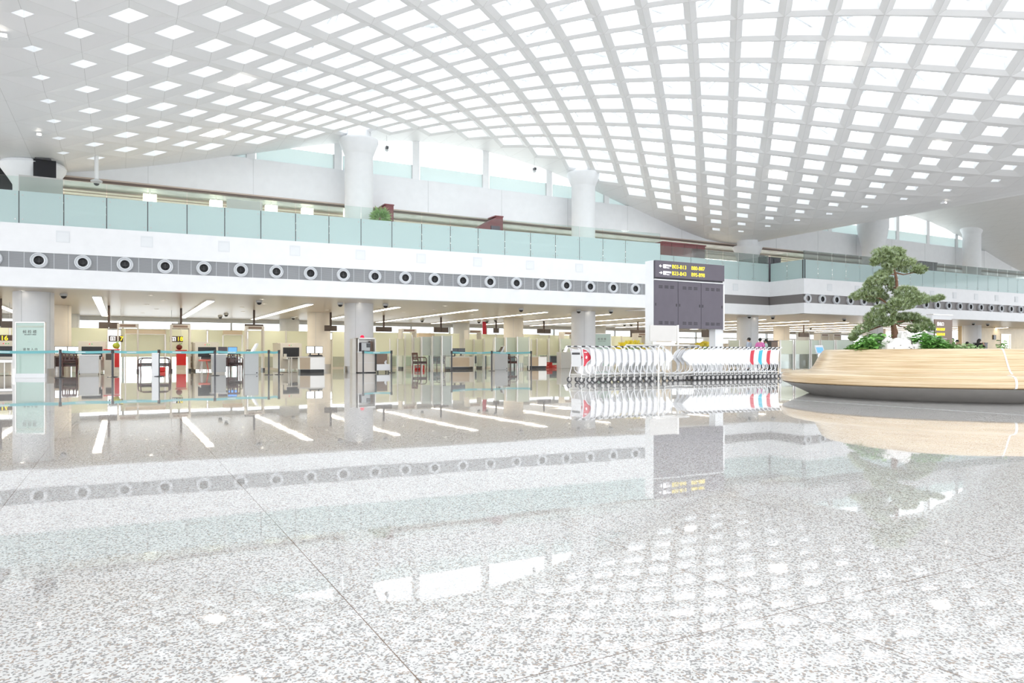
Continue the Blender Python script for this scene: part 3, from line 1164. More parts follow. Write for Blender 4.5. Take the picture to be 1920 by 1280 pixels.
# dark boxes behind the corner of the right rail
for px0, px1, py0, py1, v, w in ((1412, 1434, 478, 495, 33.3, 'left of the rail corner'), (1437, 1464, 482, 495, 31.5, 'right of the rail corner'),
                                 (1725, 1757, 490, 512, 30.5, 'right of the pine top')):
    xa, z1 = on_v(px0, py0, v)
    xb, _ = on_v(px1, py0, v)
    t = thing('gallery_cabinet', 'dark grey cabinet on the upper gallery ' + w, 'cabinet', ((xa + xb) / 2, v, 5.0))
    MB().box(0, .25, (z1 - 5) / 2, xb - xa, .5, z1 - 5).build('body', M['slate'], t)
    MB().box(0, -.01, (z1 - 5) / 2, .02, .03, z1 - 5.1).build('door_gap', M['black'], t)
    MB().box(0, .25, z1 - 5.0 + .02, xb - xa + .06, .56, .04).build('top', M['dark_grey'], t)
x, y = ground(1538, 507, 5.6)
t = thing('gallery_sign', 'bluish advert board behind the right glass rail left of the pine', 'sign', (39.0, 27.6, 5.0))
MB().box(0, 0, .55, 1.6, .05, .9).build('panel', mat('pale_blue_advert', (.55, .72, .80), .3, var=.2, scale=2), t)
for s in (-.6, .6):
    MB().box(s, .04, .3, .04, .04, .6).build('leg', M['steel'], t)

# ================================================================ SECURITY LANES
# ---------------------------------------------------------------- belt stanchions
def stanchion(x, y, label, to=None, group='belt stanchions', r_base=.17):
    t = thing('stanchion', label, 'stanchion', (x, y, 0), 0, group)
    MB().lathe([(.001, .03), (.05, .03), (r_base, .014), (r_base + .005, .0), (.001, .0)], 24).build('base', M['post'], t, smooth=True)
    MB().cyl((0, 0, .02), (0, 0, .90), .033, 14).build('post', M['post'], t, smooth=True)
    MB().cyl((0, 0, .845), (0, 0, .985), .046, 14).build('head', M['black'], t, smooth=True)
    if to:
        dx, dy = to[0] - x, to[1] - y
        L = math.hypot(dx, dy)
        a = math.atan2(dy, dx)
        b = MB()
        n = 10
        for q in range(n):
            s0, s1 = .05 + (L - .1) * q / n, .05 + (L - .1) * (q + 1) / n
            z0, z1 = [-.03 * 4 * (s / L) * (1 - s / L) for s in (s0, s1)]
            b.add([(s0, -.002, .865 + z0), (s1, -.002, .865 + z1), (s1, -.002, .955 + z1), (s0, -.002, .955 + z0),
                   (s0, .002, .865 + z0), (s1, .002, .865 + z1), (s1, .002, .955 + z1), (s0, .002, .955 + z0)],
                  [(0, 1, 2, 3), (7, 6, 5, 4), (3, 2, 6, 7), (0, 4, 5, 1)])
        o = b.build('belt', M['belt'], t, rz=a)
        ln = MB()
        s = .6
        while s < L - .6:
            ln.box(s, -.004, .91 - .1 * (s / L) * (1 - s / L), .3, .003, .026)
            s += 1.0
        ln.build('printed_marks', M['white'], o)
    return t


SP = [(-34, 710.3), (113, 708), (211, 706.7), (298, 705.6), (403, 704), (504, 702.6), (523, 702.1)]
pts = [ground(*p) for p in SP]
wl = ['dark stanchion with teal belt left of the green poster', 'dark stanchion with teal belt before the twin white screens',
      'dark stanchion with teal belt before the red counter', 'dark stanchion with teal belt before the white post and armchair',
      'dark stanchion with teal belt before the third scanner', 'dark stanchion right of the first white kiosk, left of a close pair',
      'dark stanchion right of the first white kiosk, right of a close pair']
for n, p in enumerate(pts):
    stanchion(p[0], p[1], wl[n], pts[n + 1] if n + 1 < len(pts) else None)
SP = [(681, 699.3), (734, 698.6)]
pts = [ground(*p) for p in SP]
stanchion(*pts[0], 'dark stanchion with teal belt in front of the steel booth', pts[1])
stanchion(*pts[1], 'dark stanchion right of the white trolley box')
SP = [(847, 696.5), (922, 695.2), (996, 694.6)]
pts = [ground(*p) for p in SP]
stanchion(*pts[0], 'dark stanchion with teal belt before the cream inspection counter', pts[1])
stanchion(*pts[1], 'dark stanchion with teal belt left of the second white kiosk', pts[2])
stanchion(*pts[2], 'dark stanchion at the right end of the cream screens')


# ---------------------------------------------------------------- green glass poster at the column
px, py = ground(57.5, 708.2)
t = thing('glass_poster', 'tall pale green glass poster stand in front of the left column', 'poster stand', (px, py, 0), -.42)
MB().slab(-.50, .50, -.05, .05, 0, .15).build('plinth', M['white'], t, bevel=.006)
MB().slab(-.46, .46, -.02, .02, .15, 1.9).build('glass_panel', M['poster_glass'], t)
fr = MB()
for s in (-1, 1):
    fr.slab(s * .475 - .015, s * .475 + .015, -.035, .035, .15, 1.93)
fr.slab(-.49, .49, -.035, .035, 1.90, 1.93)
fr.build('frame', M['pale_steel'], t)
MB().slab(-.45, .45, -.03, .03, 1.74, 1.80).build('header_bar', M['frost_green'], t)
lettering('候 检 楼', .13, M['dark_text'], (-.02, -.024, 1.58), t, align='CENTER')
lettering('SECURITY AREA', .055, M['dark_text'], (-.0, -.024, 1.49), t, align='CENTER')
lettering('· · ·', .07, M['dark_text'], (-.02, -.024, 1.24), t, align='CENTER')
lettering('请 勿 入 内', .10, M['dark_text'], (-.0, -.024, .98), t, align='CENTER')
lettering('NO ENTRY', .05, M['dark_text'], (-.0, -.024, .89), t, align='CENTER')
xq, yq = ground(1113, 690)
xq, zq = on_v(1112, 640, 33.5)
t = thing('glass_poster', 'pale green glass poster stand at the column left of the dark board', 'poster stand', (xq + .25, 33.0, 0), -.42)
MB().slab(-.55, .55, -.05, .05, 0, .15).build('plinth', M['white'], t)
MB().slab(-.5, .5, -.02, .02, .15, 1.98).build('glass_panel', M['poster_glass'], t)
fr = MB()
for s in (-1, 1):
    fr.slab(s * .52 - .02, s * .52 + .02, -.035, .035, .15, 2.0)
fr.slab(-.54, .54, -.035, .035, 1.97, 2.0)
fr.build('frame', M['pale_steel'], t)
lettering('候 检 楼', .14, M['dark_text'], (0, -.024, 1.68), t, align='CENTER')
lettering('SECURITY AREA', .06, M['dark_text'], (0, -.024, 1.56), t, align='CENTER')
lettering('请 勿 入 内', .10, M['dark_text'], (0, -.024, 1.05), t, align='CENTER')


# ---------------------------------------------------------------- walk-through detectors
def detector(x, y, label, w=.82, h=2.25, d=.6):
    t = thing('metal_detector', label, 'metal detector', (x, y, 0), 0, 'walk-through metal detectors')
    for s in (-1, 1):
        MB().slab(s * w / 2 - .035, s * w / 2 + .035, -d / 2, d / 2, 0, h - .16).build('side_panel', M['warm_grey'], t, bevel=.01)
        MB().slab(s * w / 2 - .05, s * w / 2 + .05, -d / 2 - .02, d / 2 + .02, 0, .12).build('foot', M['dark_grey'], t)
    MB().slab(-w / 2 - .035, w / 2 + .035, -d / 2, d / 2, h - .18, h).build('header', M['warm_grey'], t, bevel=.01)
    MB().slab(-w / 2 + .08, w / 2 - .1, -d / 2 - .006, -d / 2, h - .145, h - .045).build('display', M['brown_panel'], t)
    return t


DT = [(240, 'nearest the seventeen sign'), (338, 'nearest the eighteen sign'), (477, 'behind the first white kiosk'),
      (764, 'behind the left cream screens'), (887, 'left of the red banner'), (1063, 'behind the column left of the dark board'),
      (1200, 'behind the dark board')]
for px, w in DT:
    x, _ = on_v(px, 650, 38.0)
    detector(x, 38.0, 'cream walk-through metal detector ' + w)
for px, w in ((1540, 'left one behind the green screens'), (1563, 'right one behind the green screens')):
    x, _ = on_v(px, 650, 33.0)
    detector(x, 33.0, 'walk-through metal detector, ' + w, w=.8)


# ---------------------------------------------------------------- baggage scanners
def scanner(x, y, label, lights=3, w=1.05, tray=True):
    t = thing('baggage_scanner', label, 'baggage scanner', (x, y, 0), 0, 'baggage scanners')
    b = MB()
    b.slab(-w / 2, -.40, -.0, 2.0, .1, 1.36)
    b.slab(.40, w / 2, -.0, 2.0, .1, 1.36)
    b.slab(-.40, .40, 0, 2.0, 1.16, 1.36)
    b.slab(-.40, .40, 0, 2.0, .1, .62)
    b.build('housing', M['beige'], t)
    MB().slab(-.56, .56, .6, 1.9, 1.36, 1.40).build('lid', M['warm_grey'], t)
    cu = MB()
    for q in range(9):
        cu.slab(-.395 + .088 * q, -.395 + .088 * q + .084, .05 + .01 * (q % 2), .056 + .01 * (q % 2), .645, 1.16)
    cu.slab(-.398, .398, .07, .08, .64, 1.16)
    cu.build('lead_curtain', M['black'], t)
    cv = MB()
    cv.slab(-.38, .38, -1.2, .0, .60, .66)
    o = cv.build('conveyor', M['dark_grey'], t)
    for s in (-1, 1):
        MB().slab(s * .39 - .02, s * .39 + .02, -1.2, 0, .58, .70).build('side_rail', M['pale_steel'], o)
    for s in (-1, 1):
        MB().slab(s * .33 - .025, s * .33 + .025, -1.1, -1.05, 0, .6).build('leg', M['pale_steel'], t)
    for q in range(lights):
        MB().ball((-.09 + .09 * q, -.005, 1.27), .022, 8, 6).build('indicator', M['red_lens'] if q == 0 else M['green_led'], t)
    return t


SC = [(11, 0, 'at the left edge under the sixteen sign', 3, 36.6), (172.5, 0, 'right of the twin white screens', 2, 36.6),
      (388.5, 0, 'right of the eighteen sign', 3, 36.6), (546, 0, 'left of the steel counter with two screens', 2, 36.6)]
for px, _, w, nl, v in SC:
    x, _ = on_v(px, 660, v)
    scanner(x, v, 'cream baggage scanner with black curtain ' + w, nl)

# white cabinet before each scanner entry
for px, py, w, hh, dep in ((167, 703, 'left of the red counter', .77, .6), (411, 700.5, 'before the third scanner', .80, .5)):
    x, y = ground(px, py)
    t = thing('entry_cabinet', 'low white cabinet at the scanner entry ' + w, 'cabinet', (x, y, 0))
    wd = .66 if px < 200 else .54
    MB().slab(-wd / 2, wd / 2, 0, dep, .07, hh).build('body', M['grey' if px > 300 else 'white'], t, bevel=.008)
    MB().slab(-wd / 2 + .03, wd / 2 - .03, .03, dep - .03, 0, .07).build('plinth', M['warm_grey'], t)
    MB().slab(-wd / 2 - .06, wd / 2 + .06, -.04, dep + .04, hh, hh + .035).build('top', M['pale_steel'], t)


# ---------------------------------------------------------------- desks, screens, chairs
def monitor(x, y, z, label, on='screen_on', w=.46, h=.30, rz=0.0, group=None):
    t = thing('monitor', label, 'computer screen', (x, y, z), rz, group)
    MB().slab(-w / 2 - .02, w / 2 + .02, -.025, .025, .10, .10 + h + .04).build('casing', M['black'], t, bevel=.006)
    MB().slab(-w / 2, w / 2, -.029, -.024, .12, .12 + h).build('display', M[on], t)
    MB().slab(-.03, .03, 0, .04, .01, .14).slab(-.11, .11, -.08, .1, 0, .015).build('stand', M['black'], t)
    return t


def armchair(x, y, rz, label):
    t = thing('armchair', label, 'chair', (x, y, 0), rz, 'dark cherry armchairs')
    for sx in (-1, 1):
        MB().tube([(sx * .25, -.23, 0), (sx * .26, -.245, .3), (sx * .265, -.23, .60), (sx * .265, -.14, .665), (sx * .262, .10, .67), (sx * .255, .24, .655)],
                  [.021, .024, .022, .02, .022, .018], 8).build('armrest', M['cherry'], t, smooth=True)
        MB().tube([(sx * .235, .27, 0), (sx * .24, .25, .44), (sx * .24, .30, .88)], .023, 8).build('leg', M['cherry'], t, smooth=True)
        MB().slab(sx * .245 - .012, sx * .245 + .012, -.22, .24, .34, .39).build('side_rail', M['cherry'], t)
    MB().slab(-.25, .25, -.24, .25, .40, .465).build('seat', M['leather'], t, bevel=.02)
    bk = MB()
    bk.slab(-.24, .24, .275, .305, .80, .90)
    bk.slab(-.24, .24, .265, .29, .55, .60)
    for q in (-.14, 0, .14):
        bk.slab(q - .025, q + .025, .268, .292, .60, .81)
    bk.build('backrest', M['cherry'], t, bevel=.006)
    MB().slab(-.24, .24, -.235, -.21, .33, .40).build('front_rail', M['cherry'], t)
    return t


CH = [(131, 701.5, PI, 'facing away, before the twin white screens'), (274, 702.8, -PI / 2 + .15, 'left of the white post, turned sideways'),
      (306, 702.6, PI / 2 - .15, 'right of the white post, turned sideways'), (441, 699.5, PI - .3, 'left of the first white kiosk'),
      (787, 694.5, PI / 2 + .2, 'among the cream screens with a red bag beneath'), (822, 693.0, -PI / 2 + .1, 'behind the cream screens further right'),
      (957, 692.5, PI / 2 + .3, 'behind the glass right of the second kiosk')]
for px, py, rz, w in CH:
    x, y = ground(px, py)
    armchair(x, y, rz, 'dark cherry wood armchair ' + w)


def desk(x, y, w, d, h, label, m='cherry'):
    t = thing('desk', label, 'desk', (x, y, 0))
    MB().slab(-w / 2, w / 2, 0, d, h - .04, h).build('top', M[m], t, bevel=.006)
    for sx in (-1, 1):
        MB().slab(sx * (w / 2 - .03) - .025, sx * (w / 2 - .03) + .025, .03, d - .03, 0, h - .04).build('side_panel', M[m], t)
    MB().slab(-w / 2 + .06, w / 2 - .06, d - .06, d - .03, .25, h - .05).build('back_panel', M[m], t)
    return t


x, y = ground(125, 697.5)
desk(x, y, 1.05, .6, .74, 'dark cherry desk at the left carrying twin lit screens')
monitor(x - .24, y + .3, .74, 'lit white screen on the left dark desk, left of the pair')
monitor(x + .27, y + .3, .74, 'lit white screen on the left dark desk, right of the pair')
kb = thing('keyboard', 'dark keyboard on the left desk before the twin screens', 'keyboard', (x, y + .1, .74))
MB().slab(-.22, .22, -.07, .07, .0, .025, ).build('case', M['dark_grey'], kb)
MB().slab(-.205, .205, -.055, .055, .025, .032).build('keys', M['black'], kb)
x, y = ground(427, 697.3)
desk(x, y, .95, .55, .74, 'dark desk left of the first white kiosk')
monitor(x - .18, y + .3, .74, 'grey switched off screen on the desk right of the third scanner', 'slate', .34, .28)
monitor(x + .24, y + .3, .74, 'blue lit screen on the desk right of the third scanner', 'screen_blue', .38, .28)


def steel_counter(x, y, w, d, h, label, side='left'):
    """wood-fronted counter with a canted brushed steel corner and dark plinth"""
    t = thing('inspection_counter', label, 'counter', (x, y, 0))
    c = .28
    poly = [(-w / 2, c), (-w / 2 + c * 1.4, 0), (w / 2, 0), (w / 2, d), (-w / 2, d)] if side == 'left' else \
           [(-w / 2, 0), (w / 2 - c * 1.4, 0), (w / 2, c), (w / 2, d), (-w / 2, d)]
    MB().prism(poly, 'z', .14, h - .04).build('body', M['pale_steel'], t)
    sm = [(px_ * .96, .04 + py_ * .92) for px_, py_ in poly]
    MB().prism(sm, 'z', 0, .14).build('plinth', M['black'], t)
    MB().prism([(px_ * 1.03, -.03 + py_ * 1.03) for px_, py_ in poly], 'z', h - .04, h).build('top', M['warm_grey'], t)
    if side == 'left':
        a, b = poly[0], poly[1]
    else:
        a, b = poly[0], poly[1]
    dx, dy = b[0] - a[0], b[1] - a[1]
    L = math.hypot(dx, dy)
    nx, ny = dy / L * .008, -dx / L * .008
    MB().add([(a[0] + nx, a[1] + ny, .15), (b[0] + nx, b[1] + ny, .15), (b[0] + nx, b[1] + ny, h - .05), (a[0] + nx, a[1] + ny, h - .05),
              (a[0], a[1], .15), (b[0], b[1], .15), (b[0], b[1], h - .05), (a[0], a[1], h - .05)],
             [(0, 1, 2, 3), (3, 2, 6, 7), (0, 4, 5, 1), (1, 5, 6, 2), (0, 3, 7, 4)]).build('side_panel', mat('pale_maple_panel', (.62, .50, .36), .35), t)
    return t


x, y = ground(587, 698.3)
steel_counter(x, y, 1.03, .7, .72, 'steel fronted inspection counter carrying twin bright screens')
monitor(x - .02, y + .45, .76, 'bright white screen on the steel counter, left of the pair', 'screen_on', .32, .28)
monitor(x + .36, y + .45, .76, 'bright white screen on the steel counter, right of the pair', 'screen_on', .32, .28)
kb = thing('keyboard', 'dark operator keyboard on the steel counter under the twin screens', 'keyboard', (x + .15, y + .14, .72))
MB().prism([(-.07, 0), (.09, 0), (.09, .07), (-.07, .03)], 'x', -.3, .3).build('case', M['black'], kb)
MB().slab(-.27, .27, -.06, .05, .055, .062).build('keys', M['dark_grey'], kb)
x, y = ground(868, 692.5)
steel_counter(x, y, 1.55, .8, .70, 'cream and steel inspection counter before the middle screens', 'right')
monitor(x - .25, y + .5, .74, 'black switched off screen on the cream counter, left of the pair', 'screen_off', .36, .27)
monitor(x + .12, y + .5, .74, 'black switched off screen on the cream counter, right of the pair', 'screen_off', .42, .27)
x, y = ground(1012, 690.5)
steel_counter(x, y, .95, .7, .70, 'pale inspection counter behind the red crates', 'left')

# transfer table next to the fourth scanner
x, y = ground(551, 697.0)
t = thing('tray_table', 'pale tray table in front of the fourth scanner', 'table', (x, y, 0))
MB().slab(-.32, .34, 0, .5, .66, .70).build('top', M['warm_grey'], t)
MB().slab(-.36, -.32, 0, .5, .62, .84).build('end_stop', M['beige'], t)
for sx in (-.1, .3):
    for sy in (.03, .45):
        MB().slab(sx - .02, sx + .02, sy - .02, sy + .02, 0, .66).build('leg', M['pale_steel'], t)
x, y = ground(8, 704.0)
t = thing('tray_table', 'steel tray table at the left edge before the first scanner', 'table', (x - .1, y, 0))
MB().slab(-.6, .5, 0, .7, .62, .72).build('top', M['warm_grey'], t)
MB().slab(-.6, .5, .05, .65, .50, .60).build('apron', M['steel'], t)
for sx in (-.5, .1, .45):
    MB().slab(sx - .015, sx + .015, .03, .06, 0, .5).build('leg', M['pale_steel'], t)
# coral stool-like cart with the scanner
x, y = ground(382, 697.5)
t = thing('folding_trolley', 'coral and steel folding trolley under the third scanner', 'trolley', (x, y, 0))
MB().slab(-.2, .28, 0, .35, .50, .58).build('tray', M['pink_red'], t, bevel=.02)
for sx, sy in ((-.15, .03), (.22, .03), (-.15, .3), (.22, .3)):
    MB().cyl((sx, sy, .02), (sx * .6, sy, .5), .014, 6).build('leg', M['pink_red'] if sx > 0 else M['steel'], t)
# small brown trays rack right of sign eighteen
x, y = ground(360, 695)
t = thing('shelf_unit', 'narrow cream shelf unit with brown bays right of the red panel', 'shelf', (x, y, 0))
MB().slab(-.17, .17, 0, .35, 0, 1.0).build('body', M['beige'], t)
for z0 in (.16, .46):
    MB().slab(-.14, .14, -.012, 0, z0, z0 + .26).build('bay', M['brown_panel'], t)
# white post between two armchairs
x, y = ground(291.5, 706)
t = thing('white_pillar', 'slim white post between the two sideways armchairs', 'post', (x, y + .15, 0))
MB().slab(-.11, .11, 0, .2, 0, .83).build('body', M['white'], t, bevel=.01)
MB().slab(-.12, .12, -.01, .21, .83, .86).build('cap', M['pale_steel'], t)
x, y = ground(305, 697)
t = thing('red_bag', 'small red bag on the floor behind the white post', 'bag', (x, y + .3, 0))
MB().slab(-.12, .12, -.08, .08, .0, .22).build('body', M['red'], t, bevel=.03)
MB().tube([(-.06, 0, .2), (-.05, 0, .28), (.05, 0, .28), (.06, 0, .2)], .01, 6).build('handle', M['black'], t)
x, y = ground(791, 693.5)
t = thing('red_bag', 'flat red bag under the cherry armchair among the cream screens', 'bag', (x, y + .5, 0))
MB().slab(-.32, .32, -.1, .1, .0, .24).build('body', M['red'], t, bevel=.03)
MB().slab(-.2, .2, -.104, -.1, .14, .18).build('stripe', M['white'], t)

# red counters with the lane signs above
for px0, px1, base, w, fruit, fx in ((196, 224, 698.5, 'below the seventeen sign, with a grey box before it', 'fruit', 218), (331, 349, 693.0, 'below the eighteen sign', 'fruit_red', 336)):
    x0, y = ground(px0, base)
    x1, _ = ground(px1, base)
    v = y
    x0, _ = on_v(px0, 680, v)
    x1, _ = on_v(px1, 680, v)
    t = thing('red_counter', 'bright red counter front ' + w, 'counter', ((x0 + x1) / 2, v, 0))
    ww = x1 - x0
    MB().slab(-ww / 2, ww / 2, 0, .4, .24, .96).build('front_panel', M['red'], t)
    MB().slab(-ww / 2, ww / 2, .02, .4, 0, .24).build('plinth', M['beige'], t)
    MB().slab(-ww / 2 - .04, ww / 2 + .04, -.05, .45, 1.0, 1.05).build('top', M['red'], t)
    MB().slab(-ww / 2, ww / 2, .02, .38, .96, 1.0).build('neck', M['beige'], t)
    fxx, _ = on_v(fx, 650, v + .2)
    f = thing('fruit_ornament', ('dark red' if fruit == 'fruit_red' else 'yellow green') + ' apple ornament on the red counter ' + w.split(',')[0], 'ornament', (fxx, v + .2, 1.05))
    MB().ball((0, 0, .15), .15, 14, 10, (1, 1, .95)).build('fruit', M[fruit], f, smooth=True)
    MB().add([(0, 0, .29), (.08, .02, .36), (.17, 0, .36), (.08, -.02, .30)], [(0, 1, 2, 3)]).cyl((0, 0, .27), (.02, 0, .37), .012, 6).build('stalk', M['leaf'], f)
x, y = ground(205, 700.5)
t = thing('grey_box', 'slim grey box with dark panel before the red counter', 'box', (x, y, 0))
MB().slab(-.19, .19, 0, .3, 0, .86).build('body', M['beige'], t)
MB().slab(-.13, .13, -.01, 0, .58, .84).build('panel', M['bronze_screen'], t)

# lane number signs
for px0, px1, py0, py1, v, num, w in ((-18, 24, 627.5, 640, 38.6, '16', 'at the left edge beside the column'),
                                      (203.5, 230.5, 629, 640.8, 41.6, '17', 'seen through the left metal detector'),
                                      (318, 343, 630, 641, 41.6, '18', 'beside the second metal detector')):
    x0, z1 = on_v(px0, py0, v)
    x1, _ = on_v(px1, py0, v)
    _, z0 = on_v((px0 + px1) / 2, py1, v)
    w_, h_ = x1 - x0, z1 - z0
    t = thing('lane_sign', 'dark brown lane sign with yellow %s %s' % (num, w), 'sign', ((x0 + x1) / 2, v, z0))
    MB().slab(-w_ / 2, w_ / 2, 0, .06, 0, h_).build('panel', M['brown_sign'], t)
    lettering(num, h_ * .98, M['yellow_text'], (w_ * .04 if num != '16' else -w_ * .06, -.006, h_ / 2), t, bold=.002)
    ic = MB()       # a person walking through a gate
    q = -w_ / 2 + h_ * (.32 if num != '16' else .5)
    ic.slab(q - .02, q + .02, -.008, 0, h_ * .18, h_ * .82)
    ic.slab(q + h_ * .50, q + h_ * .50 + .04, -.008, 0, h_ * .18, h_ * .82)
    ic.slab(q - .02, q + h_ * .5 + .04, -.008, 0, h_ * .76, h_ * .84)
    ic.slab(q + h_ * .17, q + h_ * .36, -.008, 0, h_ * .30, h_ * .58)
    ic.slab(q + h_ * .15, q + h_ * .22, -.008, 0, h_ * .16, h_ * .32)
    ic.slab(q + h_ * .31, q + h_ * .38, -.008, 0, h_ * .16, h_ * .32)
    ic.cyl((q + h_ * .265, 0, h_ * .66), (q + h_ * .265, -.008, h_ * .66), h_ * .07, 10)
    ic.build('pictogram', M['white_text'], t)
    rod = MB()
    for s in (-.35, .35):
        rod.slab(s * w_ - .01, s * w_ + .01, .02, .04, h_, 3.13 - z0)
    rod.build('hanger', M['grey'], t)

# hanging twin screens
for px0, px1, py0, py1, v, w in ((-22, 23, 600.5, 614, 36, 'at the left edge'), (185, 223, 603.5, 615.5, 38.8, 'left of the first metal detector'),
                                 (322, 357, 606, 617, 39.4, 'over the second metal detector'), (459, 494, 607, 618, 39, 'behind the third metal detector'),
                                 (609, 632, 609.5, 620.5, 39, 'between the cream and the white column'), (705, 735, 612, 621.7, 40.5, 'right of the steel booth'),
                                 (814, 841, 613, 623, 41, 'over the middle cream screens'), (926, 936, 615, 624, 43, 'left of the cream column'),
                                 (1008, 1033, 616.5, 625, 42, 'right of the cream column'), (1183, 1211, 618, 632, 40, 'left of the dark board'),
                                 (1317, 1338, 618, 632, 37, 'under the dark board at the right'), (1499, 1517, 623.5, 631.5, 36.5, 'above the green screens')):
    x0, z1 = on_v(px0, py0, v)
    x1, _ = on_v(px1, py0, v)
    _, z0 = on_v((px0 + px1) / 2, py1, v)
    w_, h_ = x1 - x0, z1 - z0
    t = thing('hanging_screen', 'dark bronze twin screen hanging from the warm ceiling ' + w, 'hanging screen', ((x0 + x1) / 2, v, z0), 0, 'hanging lane screens')
    MB().slab(-w_ / 2, -.01, 0, .1, 0, h_).build('left_screen', M['bronze_screen'], t)
    MB().slab(.01, w_ / 2, 0, .1, 0, h_ * .97).build('right_screen', M['bronze_screen'], t)
    MB().slab(-.05, .05, .03, .09, h_ * .2, 3.14 - z0).build('hanger', M['brown_sign'], t)


# ---------------------------------------------------------------- kiosks
def kiosk(x, y, label, rz=0.0, tilt=1, m='grey', scr='white_text', h=.80, w=.70):
    t = thing('kiosk', label, 'kiosk', (x, y, 0), rz)
    MB().slab(-w / 2, w / 2, 0, .5, 0, h).build('body', M[m], t, bevel=.012)
    MB().slab(w / 2 - .03, w / 2 + .015, .03, .47, .04, h - .02).build('side_panel', M['warm_grey'], t)
    MB().prism([(.02 * tilt, h), (.10 * tilt, h), (.30 * tilt, h + .40), (.22 * tilt, h + .40)], 'y', .12, .42).build('screen_casing', M['white'], t)
    MB().add([(-.0 * tilt, .15, h + .05), (-.0 * tilt, .39, h + .05), (.185 * tilt, .39, h + .37), (.185 * tilt, .15, h + .37)], [(0, 1, 2, 3)]).build('screen', M[scr], t)
    MB().tube([(-.18, .2, h), (-.18, .2, h + .1), (-.10, .2, h + .12)], .012, 6).box(-.09, .2, h + .12, .16, .06, .04).build('reader_arm', M['black'], t)
    MB().slab(w / 2 - .09, w / 2 - .04, -.004, .0, .05, .09).build('lock', M['black'], t)
    return t


x, y = ground(472, 702)
kiosk(x, y, 'pale grey check kiosk with a slanted white screen by the stanchion pair', .0, 1, 'grey', 'white_text', .86, .52)
x, y = ground(940, 693)
kiosk(x, y, 'pale check kiosk with a slanted dark screen among the cream screens', .0, 1, 'grey', 'bronze_screen', .86, .78)
x, y = ground(1063, 690.3)
kiosk(x, y, 'pale check kiosk with a reader arm left of the luggage trolleys', .0, 1, 'grey', 'white_text', .95, .8)
x, y = ground(1540, 700)
x, _ = on_v(1538, 660, 24.0)
t = thing('kiosk', 'slim kiosk with a blue lit screen behind the bench end', 'kiosk', (x, 24.0, 0), -.3)
MB().slab(-.06, .06, .1, .2, .05, .9).build('post', M['steel'], t)
MB().lathe([(.001, 0), (.22, 0), (.2, .05), (.001, .06)], 20, (0, .15, 0)).build('base', M['steel'], t, smooth=True)
MB().prism([(0, .86), (.06, .84), (.22, 1.26), (.16, 1.28)], 'x', -.2, .26).build('screen_casing', M['white'], t)
MB().add([(-.16, -.004, .90), (.22, -.004, .90), (.22, .145, 1.23), (-.16, .145, 1.23)], [(0, 1, 2, 3)]).build('screen', M['screen_blue'], t)

# steel ticket booth beside the second column
x, y = ground(688, 698.8)
t = thing('ticket_booth', 'cream and steel booth with a grey machine beside the white column', 'booth', (x, y, 0))
W = .80
b = MB()
b.slab(-W / 2, W / 2, 0, .6, .04, .90)
b.build('lower_body', mat('cream_booth_panel', (.78, .72, .66), .35), t)
MB().slab(-W / 2, W / 2, -.006, 0, .44, .452).slab(-.06, -.05, -.006, 0, .45, .8).build('panel_joint', M['white'], t)
fr = MB()
for s in (-1, 1):
    fr.slab(s * (W / 2 - .02) - .02, s * (W / 2 - .02) + .02, 0, .6, .9, 1.52)
fr.slab(-W / 2, W / 2, 0, .6, 1.49, 1.54)
fr.slab(-W / 2, W / 2, .57, .6, .9, 1.5, )
fr.build('frame', M['pale_steel'], t)
MB().slab(-W / 2 - .02, W / 2 + .02, -.03, .6, .90, .94).build('counter_top', M['white'], t)
MB().slab(-W / 2 + .02, W / 2 - .02, 0, .6, 0, .04).build('plinth', M['black'], t)
mcn = MB().slab(-.22, .20, .15, .5, .94, 1.34).build('machine', M['slate'], t, bevel=.02)
MB().slab(-.2, .18, .142, .15, .97, 1.32).build('machine_face', M['grey'], mcn)
MB().slab(.02, .2, .13, .142, 1.12, 1.30).build('machine_display', M['screen_off'], mcn)
MB().slab(W / 2 - .16, W / 2 - .05, .3, .55, .94, 1.4).build('side_cabinet', M['brown_panel'], t)
lm = MB().lathe([(.001, .13), (.06, .11), (.09, .05), (.095, 0), (.001, 0)], 16, (-.12, .3, 1.54)).build('beacon', M['red_lens'], t, smooth=True)
MB().slab(-.62, -.46, .1, .5, 0, 1.5).build('side_post', M['warm_grey'], t)
# white trolley box with brown board
x, y = ground(719, 698.6)
t = thing('service_cart', 'white service cart with a brown board right of the booth', 'cart', (x, y, 0))
MB().slab(-.31, .31, 0, .45, .10, .38).build('box', M['white'], t, bevel=.015)
MB().slab(-.31, .31, .38, .42, .38, .84).build('board', M['brown_panel'], t)
MB().slab(-.34, -.31, 0, .42, .08, .86).build('frame', M['black'], t)
for sx in (-.24, .24):
    for sy in (.06, .38):
        MB().cyl((sx - .02, sy, .05), (sx + .02, sy, .05), .05, 10).build('wheel', M['wheel'], t)
pw = MB().tube([(.17, .2, .38), (.15, .2, .46), (.19, .2, .52), (.2, .2, .56)], [.05, .055, .03, .01], 8).build('cloth', M['white'], t, smooth=True)

